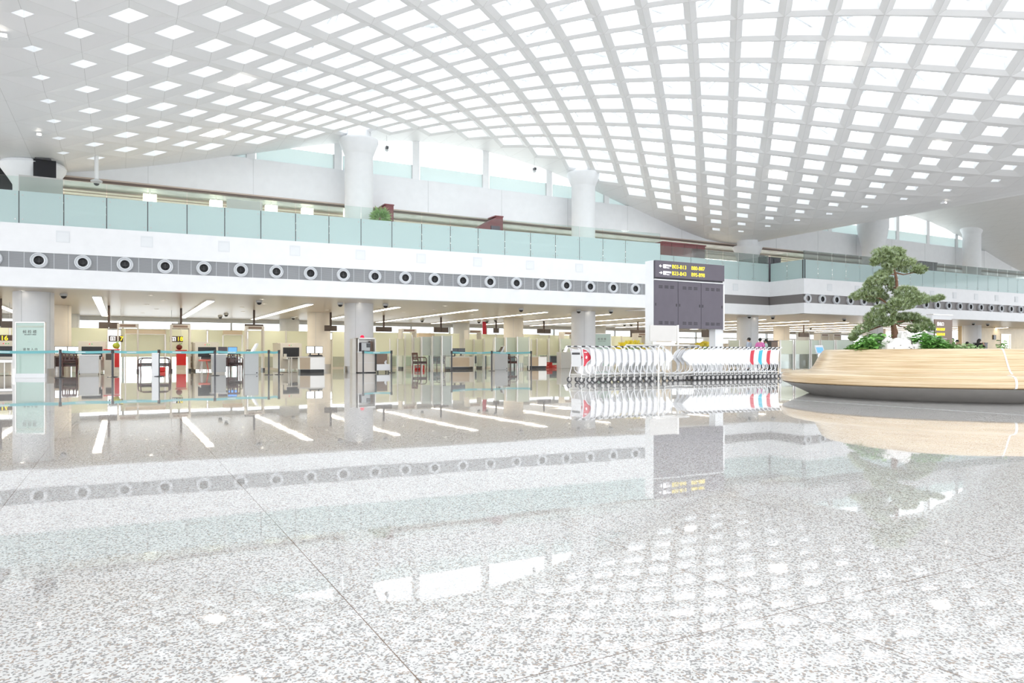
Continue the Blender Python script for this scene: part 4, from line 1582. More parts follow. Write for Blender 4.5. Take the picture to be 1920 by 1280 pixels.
# red crates
x, y = ground(1024, 690)
cr = thing('red_crate', 'red plastic crate on the floor left of the third kiosk, upper of its stack', 'crate', (x, y + .1, .18), .1, 'red crates')
for z0 in (.0,):
    MB().slab(-.34, .34, -.2, .2, .0, .03).slab(-.36, .36, -.22, -.19, 0, .17).slab(-.36, .36, .19, .22, 0, .17).slab(-.36, -.33, -.2, .2, 0, .17).slab(.33, .36, -.2, .2, 0, .17).build('body', M['cloth_red'], cr)
    MB().slab(-.12, .12, -.228, -.22, .06, .11).build('label_plate', M['pink_red'], cr)
dup(cr, (x, y + .1, 0), .0, 'red plastic crate on the floor left of the third kiosk, lower of its stack')
dup(cr, (x + .75, y + .4, 0), .3, 'red plastic crate on the floor behind the crate stack')

# red banner hanging
x, z = on_v(909, 614, 44)
t = thing('hanging_banner', 'narrow red banner hanging by the rear glazing', 'banner', (x, 44, z))
MB().slab(-.17, .12, 0, .02, -.45, .42).build('cloth', M['crimson'], t)
MB().cyl((0, .01, .4), (0, .01, 3.13 - z), .012, 6).build('cord', M['grey'], t)


# ---------------------------------------------------------------- frosted lane screens
def screen(x0, x1, v, z0, z1, label, m='frost_yellow', post='warm_grey', group=None, pw_=.07, low=None, depth=.07):
    t = thing('lane_screen', label, 'lane screen', ((x0 + x1) / 2, v, 0), 0, group)
    w = x1 - x0
    MB().slab(-w / 2 + pw_ / 2, w / 2 - pw_ / 2, -.01, .01, z0, z1).build('frosted_panel', M[m], t)
    for s in (-1, 1):
        MB().slab(s * (w / 2 - pw_ / 4) - pw_ / 4, s * (w / 2 - pw_ / 4) + pw_ / 4, -depth / 2, depth / 2, 0, z1 + .02).build('post', M[post], t)
    if low:
        MB().slab(-w / 2 + pw_ / 2, w / 2 - pw_ / 2, -.008, .008, .08, z0).build('clear_panel', M['clear_glass'], t)
    return t


# long rear row of pale yellow screens behind the lanes
k = 0
x = -9.0
while x < 36:
    if k in (4, 9, 13):            # a passage in each group of lanes
        x += .55
    screen(x, x + 2.06, 42.4, .68, 2.17, 'tall pale yellow frosted screen in the rear row behind the lanes', group='rear row of frosted screens', low=True)
    x += 2.1
    k += 1
# screen bays between the lanes
SCN = [  # left px, right px, top y, bottom y, depth v, film, place
    (731, 744, 635.5, 666, 36.0, 'frost_yellow', 'first of the middle group, right of the service cart'),
    (745.5, 757, 635, 666, 35.8, 'frost_yellow', 'second of the middle group'),
    (759.5, 771.5, 628, 666, 35.6, 'frost_yellow', 'tall third of the middle group'),
    (776, 788, 633, 666, 35.0, 'frost_yellow', 'fourth of the middle group, left of the armchair'),
    (791, 807, 631.5, 666, 34.2, 'frost_white', 'fifth of the middle group, behind the armchair'),
    (811, 826, 630, 666, 33.6, 'frost_white', 'sixth of the middle group'),
    (829, 846, 629.5, 666, 33.0, 'frost_white', 'last of the middle group, left of the stanchion'),
    (871, 886, 636, 666, 37.5, 'frost_yellow', 'first of the right group, above the cream counter'),
    (889, 904.5, 636, 665, 37.2, 'frost_yellow', 'second of the right group'),
    (908, 924, 634.5, 665, 36.8, 'frost_yellow', 'third of the right group, left of the second kiosk'),
    (928, 944, 633, 665, 35.0, 'frost_green', 'greenish one behind the second kiosk'),
    (949, 966.5, 632.5, 665, 34.6, 'frost_green', 'greenish one right of the second kiosk'),
    (970, 991, 631.5, 665, 34.2, 'frost_green', 'greenish one left of the last stanchion'),
    (996, 1004.5, 636, 665, 37.5, 'frost_yellow', 'narrow one right of the last stanchion'),
    (1007, 1025.5, 635.5, 665, 37.2, 'frost_yellow', 'one above the pale counter'),
    (1029, 1047, 635, 665, 36.6, 'frost_yellow', 'one left of the third kiosk'),
    (1050, 1075, 634.5, 662, 36.2, 'frost_green', 'one behind the third kiosk')]
for a, b, y1, y0, v, film, w in SCN:
    xa, z1 = on_v(a, y1, v)
    xb, _ = on_v(b, y1, v)
    _, z0 = on_v((a + b) / 2, y0, v)
    screen(xa - .03, xb + .05, v, max(z0, .7), z1, 'pale frosted lane screen, ' + w, film, 'pale_steel', 'frosted lane screens', .1, low=True)
for a, b, w in ((1462, 1487, 'leftmost of the row behind the bench'), (1489.5, 1518, 'second of the row behind the bench'),
                (1520, 1536, 'third of the row behind the bench'), (1538, 1565, 'fourth of the row behind the bench'),
                (1567, 1600, 'last of the row behind the bench'), (1366, 1386, 'under the dark board beside the white post')):
    v = 25.0 if a > 1400 else 31.0
    xa, z1 = on_v(a, 637.5, v)
    xb, _ = on_v(b, 637.5, v)
    screen(xa, xb, v, .83, z1, 'pale green frosted screen, ' + w, 'frost_yellow' if a < 1519 else 'frost_green', 'pale_steel', 'green screens by the bench', .1, low=True)
# cream lintels over the passages
for px0, px1, py0, v, w in ((235, 310, 617, 42.0, 'left, between signs seventeen and eighteen'), (418, 454, 619, 42.0, 'left of the third metal detector'),
                            (783, 813, 624, 42.0, 'over the middle screens'), (972, 1010, 626, 43.0, 'right of the cream column')):
    xa, z1 = on_v(px0, py0, v)
    xb, _ = on_v(px1, py0, v)
    t = thing('shutter_box', 'tan shutter box over a passage, ' + w, 'shutter box', ((xa + xb) / 2, v, z1 - .26))
    MB().slab(-(xb - xa) / 2, (xb - xa) / 2, -.15, .15, 0, .26).build('housing', mat('tan_shutter_metal', (.62, .50, .34), .3, .3), t, bevel=.02)
    MB().slab(-(xb - xa) / 2, (xb - xa) / 2, -.16, -.15, .0, .03).build('lip', M['pale_steel'], t)
    for s in (-1, 1):
        MB().slab(s * (xb - xa) / 2 - .03, s * (xb - xa) / 2 + .03, -.05, .05, .26 - z1, .0).build('guide_post', M['pale_steel'], t)

# dark inspection desks standing behind the middle screens
for px, v, w_, w in ((832, 39.2, 1.5, 'left, behind the last middle screens'), (895, 39.6, 1.3, 'behind the cream inspection counter'),
                     (957, 38.2, 1.2, 'behind the second kiosk'), (1040, 39.6, 1.6, 'behind the red crates')):
    x, _ = on_v(px, 660, v)
    desk(x, v, w_, .6, .74, 'dark grey inspection desk, ' + w, 'slate')

# ================================================================ DARK FLIGHT BOARD
t = thing('flight_board', 'big dark board on white posts with yellow gate numbers behind the trolleys', 'sign board', (15.20, 18.1, 0), -.012)
BW = 3.05
MB().slab(-.01, .0, .0, .42, 0, 3.88).slab(0, .02, .03, .40, 0, 3.88).build('left_side_panel', M['white'], t)
MB().slab(.0, .16, .06, .38, 0, 1.75).build('left_post', M['white'], t)
MB().slab(BW - .30, BW + .06, .06, .36, 0, 1.75).build('right_post', M['white'], t)
MB().slab(BW, BW + .07, .0, .42, 1.65, 3.2).build('right_side_panel', M['white'], t)
hd = MB().slab(.02, BW + .0, -.06, .40, 3.33, 3.88).build('header', M['slate'], t, bevel=.004)
MB().slab(.02, BW - .02, .0, .38, 3.27, 3.33).build('gap', M['slate_line'], t)
MB().slab(.02, BW, -.02, .38, 3.24, 3.275).build('white_edge', M['white'], t)
for q in range(3):
    x0, x1 = .02 + q * (BW / 3), .02 + (q + 1) * (BW / 3) - .012
    d = MB().slab(x0, x1, -.0, .40, 1.68, 3.235).build('door', M['slate'], t, bevel=.004)
    vt = MB()
    for zz in (1.80, 2.98):
        for g in range(3):
            for s in range(3):
                for r in range(2):
                    xx = x0 + .20 + g * .245 + s * .055
                    vt.slab(xx, xx + .040, -.004, .0, zz + r * .055, zz + r * .055 + .045)
    vt.build('vents', M['slate_line'], d)
    MB().slab(x0 + .05, x0 + .075, -.012, 0, 2.40, 2.49).build('lock', M['black'], d)
    MB().slab(x1 - .075, x1 - .05, -.012, 0, 2.40, 2.49).build('lock', M['black'], d)


def arrow(parent, x, z, s, m):
    mb = MB()
    mb.slab(x - .055, x + .055, -.068, -.06, z - .009, z + .009)
    for dz in (-1, 1):
        mb.add([(x + s * .06, -.068, z), (x + s * .045, -.068, z + dz * .022), (x + s * .0, -.068, z + dz * .05), (x - s * .0, -.068, z + dz * .032), (x + s * .035, -.068, z)],
               [(0, 1, 2, 3, 4)])
    mb.build('arrow', m, parent)


for z, s, a, b in ((3.70, -1, 'B03-B13', 'B80-B87'), (3.48, 1, 'B23-B43', 'B95-B98')):
    arrow(hd, .24, z, s, M['white_text'])
    MB().slab(.35, .46, -.068, -.06, z - .06, z + .06).build('pictogram', M['white_text'], hd)
    lettering('登机口', .07, M['white_text'], (.475, -.063, z + .025), hd, bold=.001)
    lettering('Gates', .055, M['white_text'], (.48, -.063, z - .045), hd)
    lettering(a, .175, M['yellow_text'], (.715, -.063, z), hd, sx=1.04)
    lettering(b, .175, M['yellow_text'], (1.55, -.063, z), hd, sx=1.0)

# trolley bay: white sign plate on steel posts, with guard rails
t = thing('bay_sign', 'white sign plate on steel posts over the trolley rows', 'sign', (15.0, 17.34, 0), -.1)
MB().slab(-.55, .47, -.02, .02, 1.22, 1.72).build('panel', M['pale_panel'], t, bevel=.006)
MB().slab(-.46, .38, -.025, .025, 1.12, 1.20).build('lower_rail', M['pale_steel'], t)
for s in (-.05, .50):
    MB().slab(s - .03, s + .03, .0 if s < 0 else -.03, .05 if s < 0 else .03, 0, 1.2 if s < 0 else 1.74).build('post', M['pale_steel'], t)
t = thing('guard_rail', 'low steel guard rail around the middle of the trolley rows', 'rail', (14.9, 16.4, 0))
MB().tube([(-.95, -.0, .0), (-.95, -.0, 1.0), (-.88, -.0, 1.08), (.35, .1, 1.09), (.48, .3, 1.09), (.48, 1.0, 1.09), (.48, 1.05, 1.0), (.48, 1.05, 0)], .026, 8).build('front_rail', M['pale_steel'], t, smooth=True)
MB().tube([(-1.45, .98, .0), (-1.45, .98, 1.0), (-1.38, .98, 1.09), (1.6, .98, 1.09), (1.66, .98, 1.0), (1.66, .98, 0)], .026, 8).build('rear_rail', M['pale_steel'], t, smooth=True)

# flower troughs behind the trolleys
for n, (px, w, y_) in enumerate(((1184, 'left of the dark board', 18.4), (1322, 'under the dark board', 18.9))):
    x, _ = on_v(px, 640, y_)
    t = thing('flower_trough', 'bunch of yellow flowers in a grey trough ' + w, 'flowers', (x, y_, 0))
    MB().prism([(-.35, 0), (.35, 0), (.42, .62), (-.42, .62)], 'y', -.15, .15).build('trough', M['pot'], t)
    rnd = random.Random(n + 11)
    lf, pt = MB(), MB()
    for q in range(90):
        a = rnd.uniform(-.5, .5)
        bx, by = a * .7, rnd.uniform(-.12, .12)
        h = (.36 if n else .34) * (1 - (a / .62) ** 2) + rnd.uniform(-.06, .10) + .78
        tx, ty = a * (1.05 if n else 1.2), by * 1.6
        lf.add([(bx - .012, by, .55), (bx + .012, by, .55), (tx, ty, h)], [(0, 1, 2)])
        if q % 2:
            s = rnd.uniform(-.12, .12)
            lf.add([(bx, by, .58), (bx + s * .6 + .03, by + .02, h - .14), (bx + s, by, h + .02), (bx + s * .6 - .03, by - .02, h - .14)], [(0, 1, 2, 3)])
        for p in range(5):
            c = 2 * PI * p / 5 + rnd.random()
            r = rnd.uniform(.045, .07)
            pt.add([(tx, ty, h - .03), (tx + r * math.cos(c) - .02, ty + r * math.sin(c), h + .02), (tx + r * .8 * math.cos(c), ty + r * .8 * math.sin(c), h + .085),
                    (tx + r * math.cos(c) + .02, ty + r * math.sin(c) + .01, h + .02)], [(0, 1, 2, 3)])
    lf.build('stems', M['leaf'], t)
    pt.build('petals', M['petal'], t)

# ================================================================ LUGGAGE TROLLEYS
# local +x is the way they are pushed; handle at x = 0, near side y = 0
TW = .60


def taper(x):
    return .20 * max(0, min(1, x / .9))


def build_trolley(film, panel_sign):
    t = thing('luggage_trolley', '', 'luggage trolley', (0, 0, 0))
    for y_, s in ((0, 1), (TW, -1)):
        post = [(-.12, 1.03), (-.04, 1.02), (.0, .96), (.035, .80), (.05, .62), (.03, .42), (-.02, .25), (-.03, .15)]
        MB().tube([(x, y_ + s * taper(x), z) for x, z in post], .013, 7).build('side_post', M['trolley'], t, smooth=True)
        loop = [(.0, .97), (.15, .94), (.29, .85), (.39, .72), (.33, .645), (.20, .57), (.12, .46), (.13, .35), (.22, .27), (.36, .235), (.60, .22), (.80, .20), (.86, .16)]
        MB().tube([(x, y_ + s * taper(x), z) for x, z in loop], .013, 7).build('side_loop', M['trolley'], t, smooth=True)
        fin = [(.005, .96), (.14, .925), (.27, .84), (.37, .72), (.30, .64), (.19, .575), (.11, .48), (.055, .47), (.052, .62), (.035, .80)]
        n = len(fin)
        vs = [(x, y_ + s * (taper(x) - .004), z) for x, z in fin] + [(x, y_ + s * (taper(x) + .004), z) for x, z in fin]
        mb = MB().add(vs, [tuple(range(n)), tuple(range(n, 2 * n))[::-1]] + [(i, (i + 1) % n, n + (i + 1) % n, n + i) for i in range(n)])
        fo = mb.build('side_panel', M['trolley'] if film is None else M[film], t)
        if film == 'crimson' and y_ == 0:
            MB().add([(.10, -.004, .70), (.17, .03 - .012, .68), (.20, .03, .74), (.16, .026, .78), (.13, .02, .73)], [(0, 1, 2, 3, 4)]).build('white_mark', M['white'], fo)
            MB().slab(.07, .17, .003, .006, .855, .88).build('white_stripe', M['white'], fo)
    MB().cyl((-.12, -.02, 1.035), (-.12, TW + .02, 1.035), .014, 8).build('handle', M['trolley'], t, smooth=True)
    MB().cyl((-.12, .06, 1.035), (-.12, .22, 1.035), .019, 8).cyl((-.12, TW - .22, 1.035), (-.12, TW - .06, 1.035), .019, 8).build('grip', M['dark_grey'], t, smooth=True)
    if panel_sign:
        p = MB().slab(-.008, .004, .06, TW - .06, .46, .95).build('rear_panel', M['trolley'], t)
        MB().slab(-.012, -.008, .10, TW - .10, .80, .86).build('notice_strip', M['dark_grey'], p)
    base = MB()
    for y_, s in ((.02, 1), (TW - .02, -1)):
        base.tube([(-.02, y_, .16), (.3, y_ + s * taper(.3), .15), (.80, y_ + s * taper(.80), .14)], .010, 6)
        base.tube([(-.02, y_, .24), (.4, y_ + s * taper(.4), .225), (.86, y_ + s * taper(.86), .20)], .011, 6)
    for q in (.05, .3, .55, .8):
        base.cyl((q, .02 + taper(q), .228), (q, TW - .02 - taper(q), .228), .009, 6)
    base.build('base_frame', M['pale_steel'], t)
    for wx in (-.03, .80):
        for y_, s in ((.0, 1), (TW, -1)):
            yy = y_ + s * (taper(wx) + .0)
            w = MB().lathe([(.001, -.018), (.064, -.018), (.082, -.012), (.085, 0), (.082, .012), (.064, .018), (.001, .018)], 18, (wx - .01, yy, .085), axis='y').build('wheel', M['wheel'], t, smooth=True)
            MB().lathe([(.001, -.022), (.050, -.022), (.052, .022), (.001, .022)], 12, (wx - .01, yy, .085), axis='y').build('hub', M['hub'], w, smooth=True)
            MB().tube([(wx - .01, yy - .028, .085), (wx, yy - .026, .14), (wx, yy, .20)], .014, 6).build('fork', M['pale_steel'], t)
    return t


proto = {}
ROW = 16.55
for n in range(14):
    film = 'crimson' if n == 0 else None
    sign = n in (0, 3)
    key = (film, sign)
    x = 11.33 + .232 * n + (.04 if n in (1, 3) else 0)
    lab = {0: 'white luggage trolley with a red side film at the left end of the left row',
           3: 'fourth white luggage trolley in the left row, with a white rear panel and notice'}.get(
        n, 'white luggage trolley, %s from the left in the left nested row' % ORD[n])
    if key not in proto:
        proto[key] = o = build_trolley(*key)
        o.location = (x, ROW, 0)
    else:
        o = dup(proto[key], (x, ROW, 0))
    o['label'] = lab
    o['group'] = 'luggage trolleys of the left row'
for n in range(21):
    film = {2: 'crimson', 4: 'cyan', 6: 'crimson'}.get(n)
    key = (film, False)
    x = 19.28 - .190 * n
    lab = 'white luggage trolley, %s from the right in the right nested row' % ORD[n]
    if film:
        lab = '%s luggage trolley, %s from the right in the right nested row' % ('red filmed' if film == 'crimson' else 'blue filmed', ORD[n])
    if key not in proto:
        proto[key] = o = build_trolley(*key)
        o.location = (x, ROW + TW, 0)
        o.rotation_euler = (0, 0, PI)
    else:
        o = dup(proto[key], (x, ROW + TW, 0), PI)
    o['label'] = lab
    o['group'] = 'luggage trolleys of the right row'

# ================================================================ ROUND BENCH WITH PLANTER
BX, BY = 14.19, 8.18
bench = thing('round_bench', 'big round pale wood bench around the bonsai planter', 'bench', (BX, BY, 0))
MB().lathe([(2.30, 0), (2.42, .0), (2.50, .03), (2.62, .09), (2.78, .16), (2.93, .235), (2.97, .25), (2.60, .27)], 160).build('base', M['dull_steel'], bench, smooth=True)
seat_prof = [(2.90, .245), (2.985, .27), (3.0, .33), (2.985, .40), (2.94, .44), (2.85, .462), (2.70, .466), (2.56, .466), (2.47, .48), (2.41, .52), (2.36, .59), (2.30, .70), (2.245, .80), (2.20, .87),
             (2.165, .895), (2.12, .902), (2.06, .895), (2.03, .87), (2.02, .78)]
MB().lathe(seat_prof, 200).build('seat', M['wood'], bench, smooth=True)
MB().lathe([(2.03, .80), (1.98, .80), (.001, .80)], 60).build('soil', M['soil'], bench)
back = [(r + .003, z + .001) for r, z in seat_prof[8:-1]]
front = [(r + .003, z + .001) for r, z in seat_prof[:7]]
for prof_, a in ((back, 232.5), (front, 228.8), (back, 112), (front, 110), (back, 352), (front, 350)):
    A = math.radians(a)
    st_ = MB()
    nn = len(prof_)
    vs = []
    for sgn in (-1, 1):
        for r, z in prof_:
            th = A + sgn * .0055
            vs.append((r * math.cos(th), r * math.sin(th), z))
    st_.add(vs, [(i, i + 1, nn + i + 1, nn + i) for i in range(nn - 1)])
    o = st_.build('joint_strip', M['white'], bench)
    sm = o.modifiers.new('thickness', 'SOLIDIFY')
    sm.thickness = .006
    sm.offset = 0

# ---------------------------------------------------------------- bonsai pine
TD = 13.6                                   # distance of the pine's plane from the eye
tx_ = (1677 - 960) / F_PX
TX, TY = TD * (tx_ * CS + SN), TD * (-tx_ * SN + CS)
pine = thing('bonsai_pine', 'cloud-pruned bonsai pine rising from the round bench planter', 'tree', (TX, TY, .8), -YAW)
PS = TD / F_PX / 5.5636


def pz(zx, zy, dep=0.0):
    """sketch position -> pine's own x, depth, height"""
    return ((zx - 540) * PS, dep, EYE + (HOR - (440 + zy / 5.5636)) * TD / F_PX - .8)


trunk = [(548, 1110), (542, 1010), (528, 940), (520, 880), (522, 800), (535, 720), (556, 620), (566, 540), (562, 470), (548, 400), (528, 350), (500, 280), (480, 230)]
rad = [.075, .060, .046, .040, .038, .036, .032, .028, .026, .022, .018, .013, .008]
MB().tube([pz(*p) for p in trunk], rad, 9).build('trunk', M['bark'], pine, smooth=True)
BR = [([(530, 940), (480, 930), (380, 960), (280, 1000), (180, 1040)], .024, .05), ([(525, 900), (460, 880), (400, 850), (330, 840)], .018, -.1),
      ([(535, 910), (600, 905), (700, 890), (820, 900), (900, 940)], .020, .1), ([(528, 780), (480, 720), (400, 660), (300, 640), (180, 650)], .022, .1),
      ([(545, 680), (620, 690), (740, 670), (860, 680), (960, 670)], .020, -.1), ([(560, 600), (640, 640), (700, 600)], .014, .2),
      ([(560, 470), (540, 415), (480, 415), (400, 450), (300, 490)], .018, -.05), ([(550, 395), (640, 415), (720, 400), (820, 380)], .015, .05),
      ([(560, 560), (500, 520), (440, 500)], .012, .15), ([(540, 930), (600, 960), (690, 990), (760, 1000)], .012, -.15),
      ([(505, 290), (420, 270), (340, 280)], .011, .05), ([(500, 280), (560, 230), (610, 210)], .009, -.05)]
br = MB()
for ps, r, dep in BR:
    n = len(ps)
    br.tube([pz(p[0], p[1], dep * i / (n - 1)) for i, p in enumerate(ps)], [r * (1 - .7 * i / (n - 1)) for i in range(n)], 7)
br.build('branches', M['bark'], pine, smooth=True)
PADS = [(480, 200, 150, 62, 0, 0), (380, 250, 90, 60, .35, -.05), (590, 215, 72, 50, -.1, .05), (340, 290, 45, 38, .2, 0),
        (560, 300, 150, 44, -.02, -.1), (720, 350, 150, 44, -.06, .05), (470, 330, 80, 36, .1, -.1), (820, 375, 60, 34, -.1, .05),
        (420, 410, 80, 42, .3, -.05), (330, 470, 95, 55, .35, -.1), (270, 520, 45, 38, .2, 0), (500, 480, 95, 42, 0, .2),
        (440, 540, 130, 60, .1, .15), (300, 610, 130, 60, .12, .1), (170, 645, 68, 36, .1, .1), (400, 640, 120, 60, 0, .2),
        (700, 600, 110, 52, -.15, .2), (590, 620, 110, 60, 0, -.25), (640, 690, 170, 58, .0, -.2), (520, 740, 130, 60, .0, -.3),
        (790, 665, 90, 46, 0, 0), (880, 685, 90, 30, .02, -.1), (970, 670, 50, 26, .1, -.1), (790, 625, 50, 30, -.2, .1),
        (350, 800, 72, 50, .2, -.1), (310, 860, 80, 52, .2, -.05), (420, 850, 90, 62, .1, -.15), (440, 920, 80, 40, .1, -.1),
        (320, 930, 95, 46, .25, 0), (220, 985, 95, 46, .35, .05), (140, 1050, 62, 40, .45, .05), (130, 1085, 40, 24, .2, .05),
        (640, 870, 90, 42, -.05, .1), (740, 870, 110, 46, -.12, .1), (850, 910, 90, 50, -.25, .1), (930, 960, 62, 48, -.2, .1), (720, 990, 80, 40, 0, -.1), (820, 960, 60, 36, 0, 0), (610, 900, 60, 34, 0, .15)]
rnd = random.Random(21)
fo = MB()
for (zx, zy, rx, ry, tilt, dep) in PADS:
    c = Vector(pz(zx, zy, dep))
    a, b = rx * PS * 1.1, ry * PS * 1.15
    nt_ = int(30 + 8500 * a * b)
    ct, st2 = math.cos(tilt), math.sin(tilt)
    for q in range(nt_):
        # points through a flattened dome, denser on its skin
        while True:
            p = Vector((rnd.uniform(-1, 1), rnd.uniform(-1, 1), rnd.uniform(-1, 1)))
            if .25 < p.length < 1:
                break
        p = p * (.75 + .25 * rnd.random()) / max(p.length, .55)
        x, y, z = p.x * a, p.y * a * .8, p.z * b
        o = c + Vector((x * ct + z * st2 * 0 + 0, y, z - x * math.tan(tilt) * -1 * 1.0))
        up = (Vector((p.x * .6, p.y * .6, .9)) + Vector((rnd.uniform(-.5, .5), rnd.uniform(-.5, .5), rnd.uniform(-.2, .3)))).normalized()
        s1 = up.orthogonal().normalized()
        s2 = up.cross(s1)
        L = rnd.uniform(.045, .075)
        for k in range(9):
            an = 2 * PI * k / 9 + rnd.random()
            sp = rnd.uniform(.35, 1.05)
            dr = (up + (s1 * math.cos(an) + s2 * math.sin(an)) * sp).normalized()
            w = dr.cross(up)
            if w.length < 1e-4:
                continue
            w = w.normalized() * .0055
            fo.add([o - w, o + w, o + dr * L], [(0, 1, 2)])
fo.build('foliage', M['needles'], pine)

# ---------------------------------------------------------------- stones
def stone(name, label, x, y, r, h, seed, sq=1.0):
    t = thing(name, label, 'stone', (x, y, .79), -YAW)
    rnd_ = random.Random(seed)
    bm = bmesh.new()
    bmesh.ops.create_icosphere(bm, subdivisions=4, radius=1)
    bumps = [(Vector((rnd_.uniform(-1, 1), rnd_.uniform(-1, 1), rnd_.uniform(-.3, 1))).normalized(), rnd_.uniform(.22, .5), rnd_.uniform(-.16, .10)) for _ in range(46)]
    for v in bm.verts:
        k = 1.0
        d = v.co.normalized()
        for c, w, am in bumps:
            q = (d - c).length
            if q < w:
                k += am * (1 - (q / w) ** 2) ** 2
        k += .16 * mnoise.noise(d * 2.6 + Vector((seed, 0, 0))) + .09 * mnoise.noise(d * 7 + Vector((0, seed, 0)))
        v.co = Vector((d.x * k * r, d.y * k * r * .7, max(-.1, d.z) * k * h))
    me = bpy.data.meshes.new('boulder')
    bm.to_mesh(me)
    bm.free()
    me.materials.append(M['rock'])
    o = bpy.data.objects.new('boulder', me)
    COL.objects.link(o)
    o.parent = t
    for p in me.polygons:
        p.use_smooth = True
    ho = MB()
    for q in range(18):
        a, z = rnd_.uniform(-2.9, -.2), rnd_.uniform(.05, .95)
        d = Vector((math.cos(a) * math.sqrt(1 - z * z), math.sin(a) * math.sqrt(1 - z * z), z))
        ho.ball((d.x * r * .96, d.y * r * .67, d.z * h * .96), r * rnd_.uniform(.02, .06), 7, 5, (rnd_.uniform(.6, 1.8), 1, rnd_.uniform(.5, 1.2)))
    ho.build('pits', M['rock_hole'], t, smooth=True)
    return t


def pl(px, dd):
    x = (px - 960) / F_PX
    return dd * (x * CS + SN), dd * (-x * SN + CS)


stone('lake_stone', 'white pitted stone, tall one right in front of the pine trunk', *pl(1695, 13.25), .17, .42, 4)
stone('lake_stone', 'broad white pitted stone at the front of the planter', *pl(1688, 12.98), .30, .30, 9)
stone('lake_stone', 'white pitted stone on the left of the three', *pl(1664, 13.1), .19, .33, 14)
stone('lake_stone', 'white pitted stone low on the right of the three', *pl(1714, 13.0), .20, .24, 18)

# ---------------------------------------------------------------- leafy plants in the planter
def leafy(x, y, label, r, h, n, m, seed, lw=.058, group='leafy plants around the pine'):
    t = thing('leafy_plant', label, 'plant', (x, y, .79), 0, group)
    rnd_ = random.Random(seed)
    lf, sm_ = MB(), MB()
    for q in range(n):
        a = rnd_.uniform(0, 2 * PI)
        rr = r * math.sqrt(rnd_.random())
        zt = h * (1 - .55 * (rr / r) ** 2) * rnd_.uniform(.45, 1.05)
        p = Vector((rr * math.cos(a), rr * math.sin(a), zt))
        a2 = a + rnd_.uniform(-.9, .9)
        d = Vector((math.cos(a2), math.sin(a2), rnd_.uniform(-.5, .35))).normalized()
        s = d.cross(Vector((rnd_.uniform(-.3, .3), rnd_.uniform(-.3, .3), 1))).normalized()
        up = s.cross(d) * -1
        L = rnd_.uniform(1.6, 2.5) * lw
        w = lw * rnd_.uniform(.7, 1.0)
        pts_ = [p, p + d * L * .35 + s * w - up * -.01, p + d * L * .75 + s * w * .7, p + d * L * 1.1 - Vector((0, 0, .02)), p + d * L * .75 - s * w * .7, p + d * L * .35 - s * w]
        md = p + d * L * .5 - Vector((0, 0, .012))
        k = len(lf.v)
        lf.add(pts_ + [md], [(0, 1, 6), (1, 2, 6), (2, 3, 6), (3, 4, 6), (4, 5, 6), (5, 0, 6)])
        if q % 3 == 0:
            sm_.tube([(rr * .4 * math.cos(a), rr * .4 * math.sin(a), 0), tuple(p)], .004, 4, caps=False)
    lf.build('leaves', M[m], t)
    sm_.build('stems', M['leaf'], t)
    return t


for n, (px, dd, r, h, cnt, w) in enumerate(((1612, 13.6, .18, .25, 120, 'leftmost at the planter edge'), (1632, 13.3, .21, .37, 170, 'second from the left, before the low pine branch'),
                                            (1650, 13.3, .20, .40, 170, 'third from the left, beside the stones'), (1640, 14.0, .24, .45, 120, 'behind the two left clumps'),
                                            (1724, 13.15, .21, .37, 170, 'first right of the stones'), (1744, 13.0, .22, .38, 190, 'second right of the stones'),
                                            (1760, 13.1, .18, .29, 130, 'third right of the stones'), (1735, 13.7, .25, .46, 130, 'behind the right clumps'))):
    x, y = pl(px, dd)
    leafy(x, y, 'glossy dark green leafy clump, ' + w, r, h, cnt, 'leaf', 50 + n)
for n, (px, dd, r, h, cnt, w) in enumerate(((1782, 12.9, .20, .27, 110, 'left of three low ones at the right'), (1802, 12.8, .18, .24, 90, 'middle of three low ones at the right'),
                                            (1828, 12.8, .16, .22, 70, 'right of three low ones at the right'), (1600, 13.8, .12, .22, 50, 'at the far left of the planter'))):
    x, y = pl(px, dd)
    leafy(x, y, 'pale green low leafy plant, ' + w, r, h, cnt, 'leaf_pale', 80 + n, .032, 'pale low plants in the planter')
x, y = pl(1880, 12.7)
leafy(x, y, 'tiny dark sprig at the right end of the planter', .06, .3, 26, 'leaf', 99, .03, None)

# ================================================================ RIGHT SIDE
# sign pylon behind the pine
x0, _ = on_v(1752, 620, 21.0)
x1, _ = on_v(1785, 620, 21.0)
t = thing('sign_pylon', 'tall brown sign pylon with yellow gate numbers right of the pine', 'sign board', (x0, 21.0, 0))
W = x1 - x0
_, zt = on_v(1768, 591, 21.0)
_, zp = on_v(1768, 599, 21.0)
MB().slab(-.12, W + .02, .03, .30, 0, zt).build('frame', M['white'], t)
MB().slab(0, W, -.02, .03, .2, zp).build('panel', M['brown_panel'], t)
MB().slab(-.14, W + .03, -.03, .32, zt, zt + .05).build('cap', M['pale_steel'], t)
hh = zp - .2
lettering('登机口', .20, M['white_text'], (.18, -.024, zp - .24), t, bold=.002)
for q, tx2 in ((.50, 'B03-B13 B80-B87'), (.75, 'B23-B43 B95-B98')):
    lettering(tx2, .19, M['yellow_text'], (.14, -.024, zp - q), t, sx=.53, bold=.002)
    MB().cyl((.08, -.02, zp - q), (.08, -.028, zp - q), .05, 12).build('arrow_disc', M['white_text'], t)
MB().slab(.16, W * .68, -.024, -.02, zp - .98, zp - .94).build('divider', M['grey'], t)
lettering('卫生间', .17, M['white_text'], (.25, -.024, zp - 1.2), t, bold=.002)
lettering('Toilets', .14, M['white_text'], (.35, -.024, zp - 1.42), t, bold=.002)
